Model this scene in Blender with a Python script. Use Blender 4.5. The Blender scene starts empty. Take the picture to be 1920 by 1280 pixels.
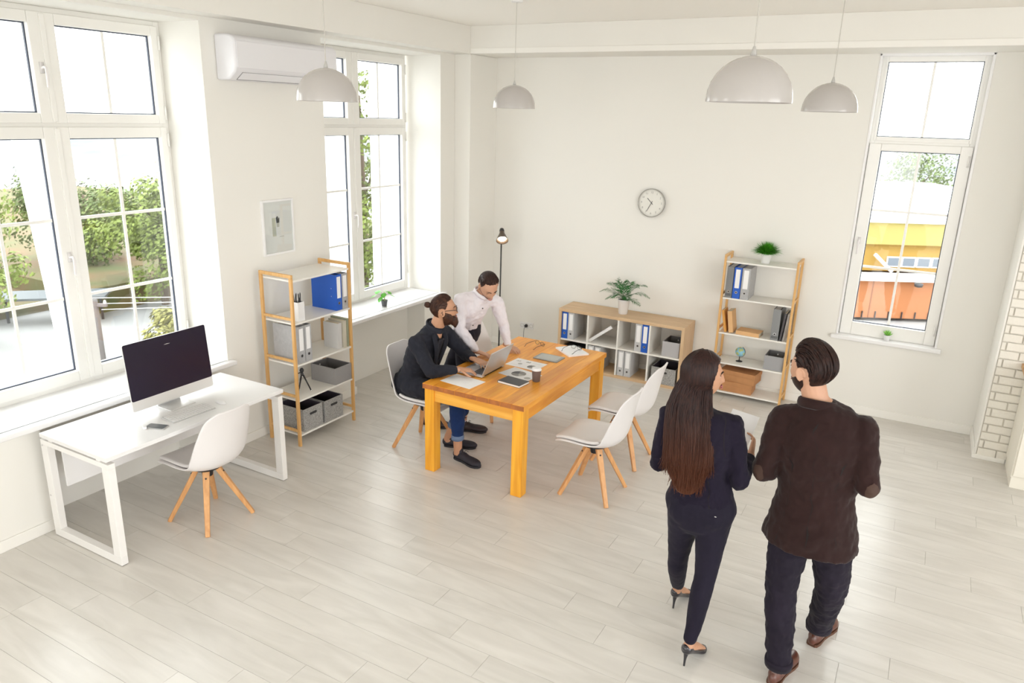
import bpy, bmesh, math, random
from math import sin, cos, pi, sqrt, atan2, radians, exp, acos, asin
from mathutils import Vector, Matrix, Euler

SC = bpy.context.scene
COL = SC.collection
rnd = random.Random(7)
V = Vector

# ------------------------------------------------------------------ camera
cam_d = bpy.data.cameras.new('camera')
cam = bpy.data.objects.new('camera', cam_d); COL.objects.link(cam)
cam_d.sensor_width = 36.0; cam_d.lens = 36.0 * 1393.02 / 1920.0
_F = V((-0.46345134, 0.83693052, -0.29113599)); _R = V((0.87028983, 0.49173226, 0.0281956)); _U = V((-0.16675872, 0.2403054, 0.9562661))
CAM = V((4.83856385, -7.82783228, 2.77826016))
cam.matrix_world = Matrix(((_R.x, _U.x, -_F.x, CAM.x), (_R.y, _U.y, -_F.y, CAM.y), (_R.z, _U.z, -_F.z, CAM.z), (0, 0, 0, 1)))
cam_d.clip_start = 0.05; cam_d.clip_end = 500
cam_d.dof.use_dof = True; cam_d.dof.focus_distance = 4.3; cam_d.dof.aperture_fstop = 4.5
SC.camera = cam

# ------------------------------------------------------------------ world, light, exposure
SC.view_settings.view_transform = 'Standard'
SC.view_settings.look = 'None'
SC.view_settings.gamma = 1.0
SC.view_settings.use_curve_mapping = False
SC.view_settings.exposure = 0.66
w = bpy.data.worlds.new('sky'); SC.world = w; w.use_nodes = True
wn = w.node_tree.nodes; wl = w.node_tree.links
bg = wn['Background']
tc = wn.new('ShaderNodeTexCoord'); sep = wn.new('ShaderNodeSeparateXYZ'); cr = wn.new('ShaderNodeValToRGB')
wl.new(tc.outputs['Generated'], sep.inputs[0]); wl.new(sep.outputs['Z'], cr.inputs[0]); wl.new(cr.outputs[0], bg.inputs[0])
cr.color_ramp.elements[0].position = 0.0; cr.color_ramp.elements[0].color = (0.985, 0.985, 0.975, 1)
cr.color_ramp.elements[1].position = 1.0; cr.color_ramp.elements[1].color = (0.93, 0.97, 1.0, 1)
bg.inputs[1].default_value = 4.0
SC.cycles.max_bounces = 14; SC.cycles.diffuse_bounces = 8; SC.cycles.glossy_bounces = 3
SC.cycles.transmission_bounces = 4; SC.cycles.transparent_max_bounces = 12
SC.cycles.caustics_reflective = False; SC.cycles.caustics_refractive = False
SC.cycles.use_denoising = True
SC.cycles.sample_clamp_indirect = 6.0

def portal(name, loc, rot, sx, sy):
    l = bpy.data.lights.new(name, 'AREA'); l.shape = 'RECTANGLE'; l.size = sx; l.size_y = sy
    l.cycles.is_portal = True
    o = bpy.data.objects.new(name, l); COL.objects.link(o); o.location = loc; o.rotation_euler = rot
    return o
# portals sit in the window openings, pointing into the room
PW = (0, radians(-90), 0)
portal('window_portal', (-0.62, -4.78, 2.07), PW, 2.7, 1.9)
portal('window_portal', (-0.62, -1.75, 2.07), PW, 2.7, 1.9)
portal('window_portal', (-0.62, -8.4, 2.07), PW, 2.7, 2.0)
portal('window_portal', (4.64, 0.30, 2.09), (radians(-90), 0, 0), 0.95, 2.7)
portal('window_portal', (3.0, -12.45, 2.07), (radians(90), 0, 0), 2.8, 2.7)
portal('window_portal', (6.9, -12.45, 2.07), (radians(90), 0, 0), 2.8, 2.7)
portal('window_portal', (9.05, -5.1, 1.74), (0, radians(90), 0), 3.3, 3.4)
portal('window_portal', (9.05, -9.4, 2.07), (0, radians(90), 0), 2.7, 2.4)

# ------------------------------------------------------------------ materials
MATS = {}
def M(name, col, rough=0.5, metal=0.0, bump=0.0, bscale=60, var=0.0, vscale=8, stretch=None, spec=None, emit=None, coat=0, col2=None, sheen=0):
    if name in MATS: return MATS[name]
    m = bpy.data.materials.new(name); m.use_nodes = True
    n = m.node_tree.nodes; l = m.node_tree.links; b = n['Principled BSDF']
    b.inputs['Base Color'].default_value = (*col, 1); b.inputs['Roughness'].default_value = rough; b.inputs['Metallic'].default_value = metal
    if spec is not None: b.inputs['Specular IOR Level'].default_value = spec
    if coat: b.inputs['Coat Weight'].default_value = coat; b.inputs['Coat Roughness'].default_value = 0.15
    if sheen: b.inputs['Sheen Weight'].default_value = sheen; b.inputs['Sheen Roughness'].default_value = .5
    if emit: b.inputs['Emission Color'].default_value = (*emit[0], 1); b.inputs['Emission Strength'].default_value = emit[1]
    if bump or var or col2:
        t = n.new('ShaderNodeTexCoord'); mp = n.new('ShaderNodeMapping'); l.new(t.outputs['Object'], mp.inputs[0])
        if stretch: mp.inputs['Scale'].default_value = stretch
    if var or col2:
        nz = n.new('ShaderNodeTexNoise'); nz.inputs['Scale'].default_value = vscale; nz.inputs['Detail'].default_value = 5
        l.new(mp.outputs[0], nz.inputs[0])
        r = n.new('ShaderNodeValToRGB'); l.new(nz.outputs[0], r.inputs[0]); l.new(r.outputs[0], b.inputs['Base Color'])
        r.color_ramp.elements[0].position = 0.33; r.color_ramp.elements[1].position = 0.67
        c2 = col2 if col2 else tuple(min(1, c * (1 + var)) for c in col)
        c1 = col if col2 else tuple(c * (1 - var) for c in col)
        r.color_ramp.elements[0].color = (*c1, 1); r.color_ramp.elements[1].color = (*c2, 1)
    if bump:
        n2 = n.new('ShaderNodeTexNoise'); n2.inputs['Scale'].default_value = bscale; n2.inputs['Detail'].default_value = 4
        l.new(mp.outputs[0], n2.inputs[0]); bp = n.new('ShaderNodeBump'); bp.inputs['Strength'].default_value = bump; bp.inputs['Distance'].default_value = 0.01
        l.new(n2.outputs[0], bp.inputs['Height']); l.new(bp.outputs[0], b.inputs['Normal'])
    MATS[name] = m
    return m

def wood(name, c1, c2, rough=.45, scale=(1, 1, 1), dist=2.2, rings=9, knots=True, rand=0.0, coat=0):
    """grain runs along local Y; object-random shift keeps boards apart"""
    m = bpy.data.materials.new(name); m.use_nodes = True; n = m.node_tree.nodes; l = m.node_tree.links; b = n['Principled BSDF']
    t = n.new('ShaderNodeTexCoord'); oi = n.new('ShaderNodeObjectInfo'); mp = n.new('ShaderNodeMapping')
    cmb = n.new('ShaderNodeCombineXYZ'); mu = n.new('ShaderNodeMath'); mu.operation = 'MULTIPLY'; mu.inputs[1].default_value = 37.0
    l.new(oi.outputs['Random'], mu.inputs[0]); l.new(mu.outputs[0], cmb.inputs[0]); l.new(mu.outputs[0], cmb.inputs[1]); l.new(mu.outputs[0], cmb.inputs[2])
    va = n.new('ShaderNodeVectorMath'); l.new(t.outputs['Object'], va.inputs[0]); l.new(cmb.outputs[0], va.inputs[1])
    mp.inputs['Scale'].default_value = scale; l.new(va.outputs[0], mp.inputs[0])
    nz = n.new('ShaderNodeTexNoise'); nz.inputs['Scale'].default_value = rings; nz.inputs['Detail'].default_value = 6; nz.inputs['Distortion'].default_value = dist
    l.new(mp.outputs[0], nz.inputs[0])
    r = n.new('ShaderNodeValToRGB'); r.color_ramp.elements[0].position = .3; r.color_ramp.elements[1].position = .7
    r.color_ramp.elements[0].color = (*c1, 1); r.color_ramp.elements[1].color = (*c2, 1); l.new(nz.outputs[0], r.inputs[0])
    out = r.outputs[0]
    if rand:
        hs = n.new('ShaderNodeHueSaturation'); mr = n.new('ShaderNodeMapRange'); mr.inputs['To Min'].default_value = 1 - rand; mr.inputs['To Max'].default_value = 1 + rand
        l.new(oi.outputs['Random'], mr.inputs[0]); l.new(mr.outputs[0], hs.inputs['Value']); l.new(out, hs.inputs['Color']); out = hs.outputs[0]
    l.new(out, b.inputs['Base Color']); b.inputs['Roughness'].default_value = rough
    if coat: b.inputs['Coat Weight'].default_value = coat; b.inputs['Coat Roughness'].default_value = .25
    bp = n.new('ShaderNodeBump'); bp.inputs['Strength'].default_value = .12; bp.inputs['Distance'].default_value = .002; l.new(nz.outputs[0], bp.inputs['Height']); l.new(bp.outputs[0], b.inputs['Normal'])
    MATS[name] = m
    return m

WALL = M('wall_paint', (0.80, 0.786, 0.746), 0.85, bump=.03, bscale=180)
CEIL = M('ceiling_paint', (0.92, 0.90, 0.86), 0.9)
TRIM = M('white_trim', (0.84, 0.825, 0.785), 0.5)
PVC = M('window_plastic', (0.83, 0.82, 0.79), 0.3)
GASK = M('window_gasket', (0.03, 0.04, 0.07), 0.5)
WHITE = M('white_lacquer', (0.82, 0.815, 0.82), 0.32)
WHITEM = M('white_metal', (0.84, 0.825, 0.81), 0.4)
PLAST = M('white_plastic', (0.76, 0.735, 0.735), 0.28)
CUSH = M('seat_vinyl', (0.72, 0.695, 0.69), 0.45)
SHELFW = M('shelf_board', (0.82, 0.80, 0.755), 0.4)
BLACK = M('black_plastic', (0.02, 0.02, 0.022), 0.4)
DARKM = M('dark_metal', (0.045, 0.045, 0.05), 0.4, 0.6)
CHROME = M('chrome', (0.75, 0.75, 0.76), 0.2, 1.0)
ALU = M('aluminium', (0.62, 0.62, 0.63), 0.35, 0.75)
PAPER = M('paper', (0.86, 0.855, 0.86), 0.8)
BLUE = M('blue_board', (0.012, 0.10, 0.50), 0.4)
GREY = M('grey_board', (0.40, 0.40, 0.41), 0.5, var=.06, vscale=40)
LGREY = M('light_grey_board', (0.52, 0.52, 0.53), 0.5)
DGREY = M('dark_grey_board', (0.20, 0.205, 0.21), 0.5)
BOXG = M('grey_box_fabric', (0.30, 0.29, 0.29), 0.85, var=.05, vscale=200)
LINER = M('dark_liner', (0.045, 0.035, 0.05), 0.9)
FELT = M('grey_felt', (0.20, 0.195, 0.19), 0.95, col2=(0.46, 0.45, 0.43), vscale=150, bump=.3, bscale=250)
CARD = M('cardboard', (0.46, 0.22, 0.09), 0.8, var=.06, vscale=12)
BAMBOO = wood('bamboo', (0.62, 0.34, 0.115), (0.74, 0.45, 0.18), .42, (8, 8, .8), .6, 4)
LEGWOOD = wood('beech_leg', (0.60, 0.29, 0.11), (0.74, 0.40, 0.17), .4, (6, 6, .6), .6, 5)
PINE = wood('orange_pine', (0.68, 0.235, 0.014), (0.90, 0.42, 0.05), .38, (5, .45, 5), 1.1, 3.2, rand=.12, coat=.12)
PINEV = wood('orange_pine_upright', (0.74, 0.29, 0.014), (0.93, 0.47, 0.04), .4, (7, 7, .5), 1.0, 2.6, coat=.08)
PINEX = wood('orange_pine_cross', (0.72, 0.31, 0.03), (0.90, 0.47, 0.075), .35, (.5, 7, 7), 1.0, 2.6, coat=.25)
ENDG = M('end_grain', (0.40, 0.13, 0.03), .6, var=.25, vscale=14)
OAK = wood('light_oak', (0.56, 0.38, 0.22), (0.66, 0.47, 0.29), .5, (.7, 8, 8), 1.5, 3)
FLOORM = wood('pale_laminate', (0.595, 0.57, 0.53), (0.69, 0.665, 0.625), .25, (.9, 5, 1), 1.2, 1.7, rand=.02)
SCREEN = M('monitor_glass', (0.012, 0.007, 0.022), 0.22, spec=.4)
BRICKM = M('painted_brick', (0.80, 0.77, 0.70), 0.7, bump=.5, bscale=35)
MORTAR = M('mortar', (0.66, 0.63, 0.57), 0.9)
CABM = M('cabinet_cream', (0.78, 0.745, 0.66), 0.4)
SOIL = M('soil', (0.05, 0.035, 0.02), .95)
LEAF = M('leaf_green', (0.08, 0.38, 0.02), .45, var=.3, vscale=30)
PALMG = M('palm_green', (0.02, 0.13, 0.025), .5, var=.4, vscale=20)
GRASSG = M('grass_green', (0.06, 0.30, 0.012), .5, var=.45, vscale=30)

def glass_mat(name='window_glass', f=.06):
    m = bpy.data.materials.new(name); m.use_nodes = True; n = m.node_tree.nodes; l = m.node_tree.links
    n.remove(n['Principled BSDF']); tr = n.new('ShaderNodeBsdfTransparent'); gl = n.new('ShaderNodeBsdfGlossy'); mx = n.new('ShaderNodeMixShader')
    tr.inputs[0].default_value = (.97, .985, .98, 1); gl.inputs['Roughness'].default_value = .02; mx.inputs[0].default_value = f
    l.new(tr.outputs[0], mx.inputs[1]); l.new(gl.outputs[0], mx.inputs[2]); l.new(mx.outputs[0], n['Material Output'].inputs[0])
    MATS[name] = m; return m
GLASS = glass_mat(); LENS = glass_mat('lens_glass', .1)

# ------------------------------------------------------------------ mesh helpers
class MB:
    def __init__(s): s.v = []; s.f = []; s.mi = []
    def add(s, vs, fs, mi=0):
        o = len(s.v); s.v += [tuple(p) for p in vs]; s.f += [tuple(i + o for i in f) for f in fs]; s.mi += [mi] * len(fs); return s
    def box(s, x0, x1, y0, y1, z0, z1, mat=None, mi=0):
        vs = [V((x, y, z)) for z in (z0, z1) for y in (y0, y1) for x in (x0, x1)]
        if mat is not None: vs = [mat @ p for p in vs]
        return s.add(vs, [(0, 2, 3, 1), (4, 5, 7, 6), (0, 1, 5, 4), (1, 3, 7, 5), (3, 2, 6, 7), (2, 0, 4, 6)], mi)
    def frustum(s, p0, p1, a0, b0, a1, b1, side=None, mi=0):
        """square bar from p0 to p1, half sizes a (along side) and b"""
        p0 = V(p0); p1 = V(p1); d = (p1 - p0).normalized(); sd = V(side) if side is not None else (V((1, 0, 0)) if abs(d.x) < .9 else V((0, 1, 0)))
        sd = (sd - d * sd.dot(d)).normalized(); t = d.cross(sd)
        vs = [p0 + sd * a0 * i + t * b0 * j for i, j in ((-1, -1), (1, -1), (1, 1), (-1, 1))] + [p1 + sd * a1 * i + t * b1 * j for i, j in ((-1, -1), (1, -1), (1, 1), (-1, 1))]
        return s.add(vs, [(3, 2, 1, 0), (4, 5, 6, 7), (0, 1, 5, 4), (1, 2, 6, 5), (2, 3, 7, 6), (3, 0, 4, 7)], mi)
    def lathe(s, prof, n=24, c=(0, 0, 0), mi=0, mat=None, cap=True):
        c = V(c); vs = []; fs = []
        for r, z in prof:
            for k in range(n):
                a = 2 * pi * k / n; vs.append(V((r * cos(a), r * sin(a), z)) + c)
        if mat is not None: vs = [mat @ p for p in vs]
        m = len(prof)
        for i in range(m - 1):
            for k in range(n): fs.append((i * n + k, i * n + (k + 1) % n, (i + 1) * n + (k + 1) % n, (i + 1) * n + k))
        if cap and prof[0][0] > 1e-4: fs.append(tuple(range(n - 1, -1, -1)))
        if cap and prof[-1][0] > 1e-4: fs.append(tuple((m - 1) * n + k for k in range(n)))
        return s.add(vs, fs, mi)
    def tube(s, pts, r, n=8, mi=0, cap=True, smooth=0):
        pts = [V(p) for p in pts]; rs = r if hasattr(r, '__len__') else [r] * len(pts)
        ab = [(q, q) for q in rs]; return s.loft(pts, ab, n=n, mi=mi, sub=smooth, round_ends=False)
    def loft(s, pts, ab, side=(1, 0, 0), n=14, sub=4, mi=0, round_ends=True, sides=None, power=2.0):
        """elliptic rings along pts; ab = (half width along side, half depth)"""
        pts = [V(p) for p in pts]
        sds = [V(q) for q in sides] if sides else [V(side)] * len(pts)
        if sub > 0 and len(pts) > 1:
            P = []; A = []; S = []
            def cr(a, b, c, d, t): return .5 * ((2 * b) + (c - a) * t + (2 * a - 5 * b + 4 * c - d) * t * t + (3 * b - a - 3 * c + d) * t ** 3)
            L = len(pts)
            for i in range(L - 1):
                p = [pts[max(i - 1, 0)], pts[i], pts[i + 1], pts[min(i + 2, L - 1)]]
                q = [V((*ab[max(i - 1, 0)], 0)), V((*ab[i], 0)), V((*ab[i + 1], 0)), V((*ab[min(i + 2, L - 1)], 0))]
                for k in range(sub):
                    t = k / sub; P.append(cr(*p, t)); a = cr(*q, t); A.append((max(a.x, 1e-4), max(a.y, 1e-4))); S.append(sds[i].lerp(sds[i + 1], t))
            P.append(pts[-1]); A.append(ab[-1]); S.append(sds[-1]); pts, ab, sds = P, A, S
        L = len(pts); T = []
        for i in range(L):
            d = pts[min(i + 1, L - 1)] - pts[max(i - 1, 0)]; T.append(d.normalized() if d.length > 1e-9 else V((0, 0, 1)))
        rings = []
        def ring(c, d, sd, a, b):
            if abs(sd.normalized().dot(d)) > .97: sd = V((0, 1, 0)) if abs(d.y) < .9 else V((0, 0, 1))
            u = (sd - d * sd.dot(d)).normalized(); w = d.cross(u); out = []
            for k in range(n):
                th = 2 * pi * k / n; ct, st = cos(th), sin(th)
                e = 2.0 / power
                x = abs(ct) ** e * (1 if ct >= 0 else -1); y = abs(st) ** e * (1 if st >= 0 else -1)
                out.append(c + u * a * x + w * b * y)
            return out
        if round_ends:
            r0 = min(ab[0]);
            for f in (.98, .8, .5): rings.append(ring(pts[0] - T[0] * r0 * f, T[0], sds[0], ab[0][0] * sqrt(1 - f * f), ab[0][1] * sqrt(1 - f * f)))
        for i in range(L): rings.append(ring(pts[i], T[i], sds[i], *ab[i]))
        if round_ends:
            r1 = min(ab[-1])
            for f in (.5, .8, .98): rings.append(ring(pts[-1] + T[-1] * r1 * f, T[-1], sds[-1], ab[-1][0] * sqrt(1 - f * f), ab[-1][1] * sqrt(1 - f * f)))
        vs = [p for r in rings for p in r]; fs = []
        for i in range(len(rings) - 1):
            for k in range(n): fs.append((i * n + k, i * n + (k + 1) % n, (i + 1) * n + (k + 1) % n, (i + 1) * n + k))
        fs.append(tuple(range(n - 1, -1, -1))); fs.append(tuple((len(rings) - 1) * n + k for k in range(n)))
        return s.add(vs, fs, mi)
    def ball(s, c, r, n=12, m=8, mat=None, mi=0):
        r = r if hasattr(r, '__len__') else (r, r, r); c = V(c); vs = [];
        pr = [(sin(pi * i / m), -cos(pi * i / m)) for i in range(m + 1)]
        for a, z in pr:
            for k in range(n):
                t = 2 * pi * k / n; p = V((a * cos(t) * r[0], a * sin(t) * r[1], z * r[2]));
                if mat is not None: p = mat @ p
                vs.append(p + c)
        fs = [(i * n + k, i * n + (k + 1) % n, (i + 1) * n + (k + 1) % n, (i + 1) * n + k) for i in range(m) for k in range(n)]
        return s.add(vs, fs, mi)
    def prism(s, poly, h, mat=None, mi=0, z0=0):
        """polygon in XY extruded z0..z0+h"""
        n = len(poly); vs = [V((x, y, z0)) for x, y in poly] + [V((x, y, z0 + h)) for x, y in poly]
        if mat is not None: vs = [mat @ p for p in vs]
        return s.add(vs, [tuple(range(n - 1, -1, -1)), tuple(range(n, 2 * n))] + [(i, (i + 1) % n, n + (i + 1) % n, n + i) for i in range(n)], mi)

def mesh(name, mb, mats, smooth=False, weld=False):
    me = bpy.data.meshes.new(name); me.from_pydata(mb.v, [], mb.f)
    for m in (mats if isinstance(mats, (list, tuple)) else [mats]): me.materials.append(m)
    if any(mb.mi): me.polygons.foreach_set('material_index', mb.mi)
    if weld:
        bm = bmesh.new(); bm.from_mesh(me); bmesh.ops.remove_doubles(bm, verts=bm.verts, dist=1e-5)
        bmesh.ops.recalc_face_normals(bm, faces=bm.faces); bm.to_mesh(me); bm.free()
    if smooth:
        me.polygons.foreach_set('use_smooth', [True] * len(me.polygons))
    me.update(); return me

def obj(name, mb, mats, parent=None, bevel=0, smooth=False, label=None, kind=None, weld=False, seg=2, ang=40):
    me = mb if isinstance(mb, bpy.types.Mesh) else mesh(name, mb, mats, smooth, weld)
    o = bpy.data.objects.new(name, me); COL.objects.link(o)
    if parent is not None: o.parent = parent
    if bevel:
        b = o.modifiers.new('bevel', 'BEVEL'); b.width = bevel; b.segments = seg; b.limit_method = 'ANGLE'; b.angle_limit = radians(ang)
        me.polygons.foreach_set('use_smooth', [True] * len(me.polygons))
        wn_ = o.modifiers.new('wn', 'WEIGHTED_NORMAL')
    if label: o['label'] = label
    if kind: o['kind'] = kind
    return o

def thing(name, label, cat, loc=(0, 0, 0), rz=0, group=None):
    o = bpy.data.objects.new(name, None); COL.objects.link(o); o.location = loc; o.rotation_euler = (0, 0, rz)
    o['label'] = label; o['category'] = cat
    if group: o['group'] = group
    return o
def tag(o, label, cat, group=None, loc=None, rz=None):
    o['label'] = label; o['category'] = cat
    if group: o['group'] = group
    if loc is not None: o.location = loc
    if rz is not None: o.rotation_euler = (0, 0, rz)
    return o
def struct(name, mb=None, mats=None, **k):
    if mb is None:
        o = bpy.data.objects.new(name, None); COL.objects.link(o)
    else: o = obj(name, mb, mats, **k)
    o['kind'] = 'structure'; return o
def dup(root, loc, rz=None, label=None, group=None):
    def cp(o, par):
        c = o.copy(); COL.objects.link(c)
        if par is not None: c.parent = par
        for ch in o.children: cp(ch, c)
        return c
    r = cp(root, None); r.location = loc
    if rz is not None: r.rotation_euler = (0, 0, rz)
    if label: r['label'] = label
    if group: r['group'] = group
    return r

def bx_mb(bx):
    m = MB()
    for q in bx: m.box(*q)
    return m
# ------------------------------------------------------------------ room shell
H = 3.68
wm = MB()
def wb(y0, y1, z0, z1, x0=-.5, x1=0.): wm.box(x0, x1, y0, y1, z0, z1)
wb(-12.5, -9.35, 0, H); wb(-9.35, -7.45, 0, .745); wb(-9.35, -7.45, 3.38, H)
wb(-7.45, -5.66, 0, H)
wb(-5.66, -3.90, 3.37, H); wb(-5.66, -5.42, 0, .745); wb(-4.25, -3.90, 0, .745); wb(-5.42, -4.25, 0, .745, -.5, -.25)
wb(-3.90, -2.655, 0, H)
wb(-2.655, -.845, 3.37, H); wb(-2.655, -2.37, 0, .745); wb(-1.16, -.845, 0, .745); wb(-2.37, -1.16, 0, .745, -.5, -.25)
wb(-.845, .4, 0, H)
struct('wall_left', wm, WALL)
b = MB(); b.box(0, 4.20, 0, .4, 0, H); b.box(5.086, 5.52, 0, .4, 0, H); b.box(4.20, 5.086, 0, .4, 0, .745); b.box(4.20, 5.086, 0, .4, 3.40, H)
struct('wall_back', b, WALL)
b = MB(); b.box(-.5, 1.6, -12.9, -12.5, 0, H); b.box(4.4, 5.5, -12.9, -12.5, 0, H); b.box(8.3, 9.5, -12.9, -12.5, 0, H)
b.box(1.6, 4.4, -12.9, -12.5, 0, .7); b.box(5.5, 8.3, -12.9, -12.5, 0, .7); b.box(1.6, 8.3, -12.9, -12.5, 3.4, H)
struct('wall_rear', b, WALL)
b = MB(); b.box(9, 9.4, -12.5, -10.6, 0, H); b.box(9, 9.4, -8.2, -6.8, 0, H); b.box(9, 9.4, -3.4, .4, 0, H); b.box(9, 9.4, -10.6, -8.2, 0, .7); b.box(9, 9.4, -6.8, -3.4, 0, .08); b.box(9, 9.4, -10.6, -3.4, 3.4, H)
struct('wall_far_right', b, WALL)
b = MB(); b.box(-.5, 9.4, -12.9, .4, H, H + .25)
struct('ceiling', b, CEIL)
struct('trim_1', MB().box(0, .207, -12.5, -.573, 3.40, H), WALL, bevel=.004)
b = MB().box(0, 9, -.573, 0, 3.40, H)
t2 = struct('trim_2', b, WALL, bevel=.004)
obj('beam_strip', MB().box(.207, 9, -.585, -.573, 3.402, 3.455), TRIM, t2, bevel=.003)  # pale raised strip along the lower front edge of the beam
struct('trim_3', MB().box(0, .207, -.573, 0, 0, 3.40), WALL, bevel=.006)
# baseboards
def bb(n, *bx): struct(n, bx_mb(bx), TRIM, bevel=.004)
def bx_mb(bx):
    m = MB()
    for q in bx: m.box(*q)
    return m
bb('baseboard_left', (0, .014, -12.5, -5.42, 0, .08), (-.25, .014, -5.434, -5.42, 0, .08), (0, .014, -4.25, -2.37, 0, .08), (-.25, .014, -2.37, -2.356, 0, .08), (-.25, 0.014, -4.264, -4.25, 0, .08), (0, .014, -1.16, -.587, 0, .08), (0, .221, -.587, -.573, 0, .08), (.207, .221, -.573, 0, 0, .08))
bb('baseboard_back', (.221, 5.498, -.014, 0, 0, .085))
bb('baseboard_right', (5.498, 5.51, -.567, 0, 0, .10), (5.498, 5.745, -.579, -.567, 0, .04))

# floor: laminate boards, each one a part
fl = struct('floor', MB().box(-.5, 9.4, -12.9, .4, -.2, -.0035), M('floor_joint', (.42, .39, .35), .8))
RW = .187; PL = 1.205; X0 = -.25; X1 = 7.2
off = {-1: .66, 0: .93, 1: 1.18, 2: 1.435, 3: 1.69, 4: 1.96, 5: 1.70, 6: 1.455, 7: 1.195, 8: .926, 9: 1.19, 10: 1.43, 11: 1.15, 12: .90, 13: 1.16, 14: 1.42}
YB = -5.884
full = None
count = 0
for k in range(-8, 32):
    y0 = YB + k * RW; y1 = y0 + RW - .0016
    if y0 > -.01: break
    y1 = min(y1, -.0)
    o_ = off.get(k, (k * .262 * (1 if (k // 6) % 2 else -1)) % PL) % PL - PL
    x = o_ - PL
    while x < X1:
        a = max(x, X0); e = min(x + PL, X1) - .0016; x += PL
        if e - a < .02: continue
        if abs((e - a) - (PL - .0016)) < 1e-4 and abs(y1 - y0 - RW + .0016) < 1e-4:
            if full is None:
                full = mesh('floor_board', MB().add([(0, 0, -.01), (PL - .0016, 0, -.01), (PL - .0016, RW - .0016, -.01), (0, RW - .0016, -.01), (0, 0, 0), (PL - .0016, 0, 0), (PL - .0016, RW - .0016, 0), (0, RW - .0016, 0)], [(4, 5, 6, 7), (0, 1, 5, 4), (1, 2, 6, 5), (2, 3, 7, 6), (3, 0, 4, 7)]), FLOORM)
            me = full
        else:
            me = mesh('floor_board', MB().box(0, e - a, 0, y1 - y0, -.01, 0), FLOORM)
        o = bpy.data.objects.new('floor_board', me); COL.objects.link(o); o.parent = fl; o.location = (a, y0, 0); count += 1
b = MB().box(X1, 9, -12.5, 0, -.01, 0); b.box(X0, X1, -12.5, YB - 8 * RW - .0016, -.01, 0)
obj('floor_boards', b, FLOORM, fl, kind='stuff')

# brick pier right of the back wall
pier = struct('wall_right', MB().box(5.512, 9, -.560, .4, 0, 3.40), MORTAR)
obj('plaster_corner', MB().box(5.51, 5.528, -.570, 0, 0, 3.40), WALL, pier, bevel=.004)
obj('plaster_base', MB().box(5.528, 7.0, -.571, -.56, 0, .035), WALL, pier)
BH = .0745; r2 = random.Random(3)
bm_full = [mesh('brick', MB().box(0, L, -.013, .0, 0, BH - .009), BRICKM) for L in (.205, .098)]
for me in bm_full: me.update()
for c in range(45):
    z = .038 + c * BH; x = 5.53 + (0 if c % 2 == 0 else 0)
    xs = 5.532; first = .14 if c % 2 == 0 else .03
    segs = [(xs, .135)] if c % 2 == 0 else [(xs, .030)]
    x = xs + (.135 if c % 2 == 0 else .030) + .009
    while x < 5.532 + (.85 if c < 30 else .5):
        segs.append((x, .205)); x += .214
    for x, L in segs:
        if L == .205: me = bm_full[0]
        else: me = mesh('brick', MB().box(0, L, -.013, 0, 0, BH - .009), BRICKM)
        o = bpy.data.objects.new('brick', me); COL.objects.link(o); o.parent = pier
        o.location = (x, -.56 + r2.uniform(-.003, .002), z); o.rotation_euler = (r2.uniform(-.01, .01), 0, r2.uniform(-.012, .012))
        bv = o.modifiers.new('b', 'BEVEL'); bv.width = .004; bv.segments = 2

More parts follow.
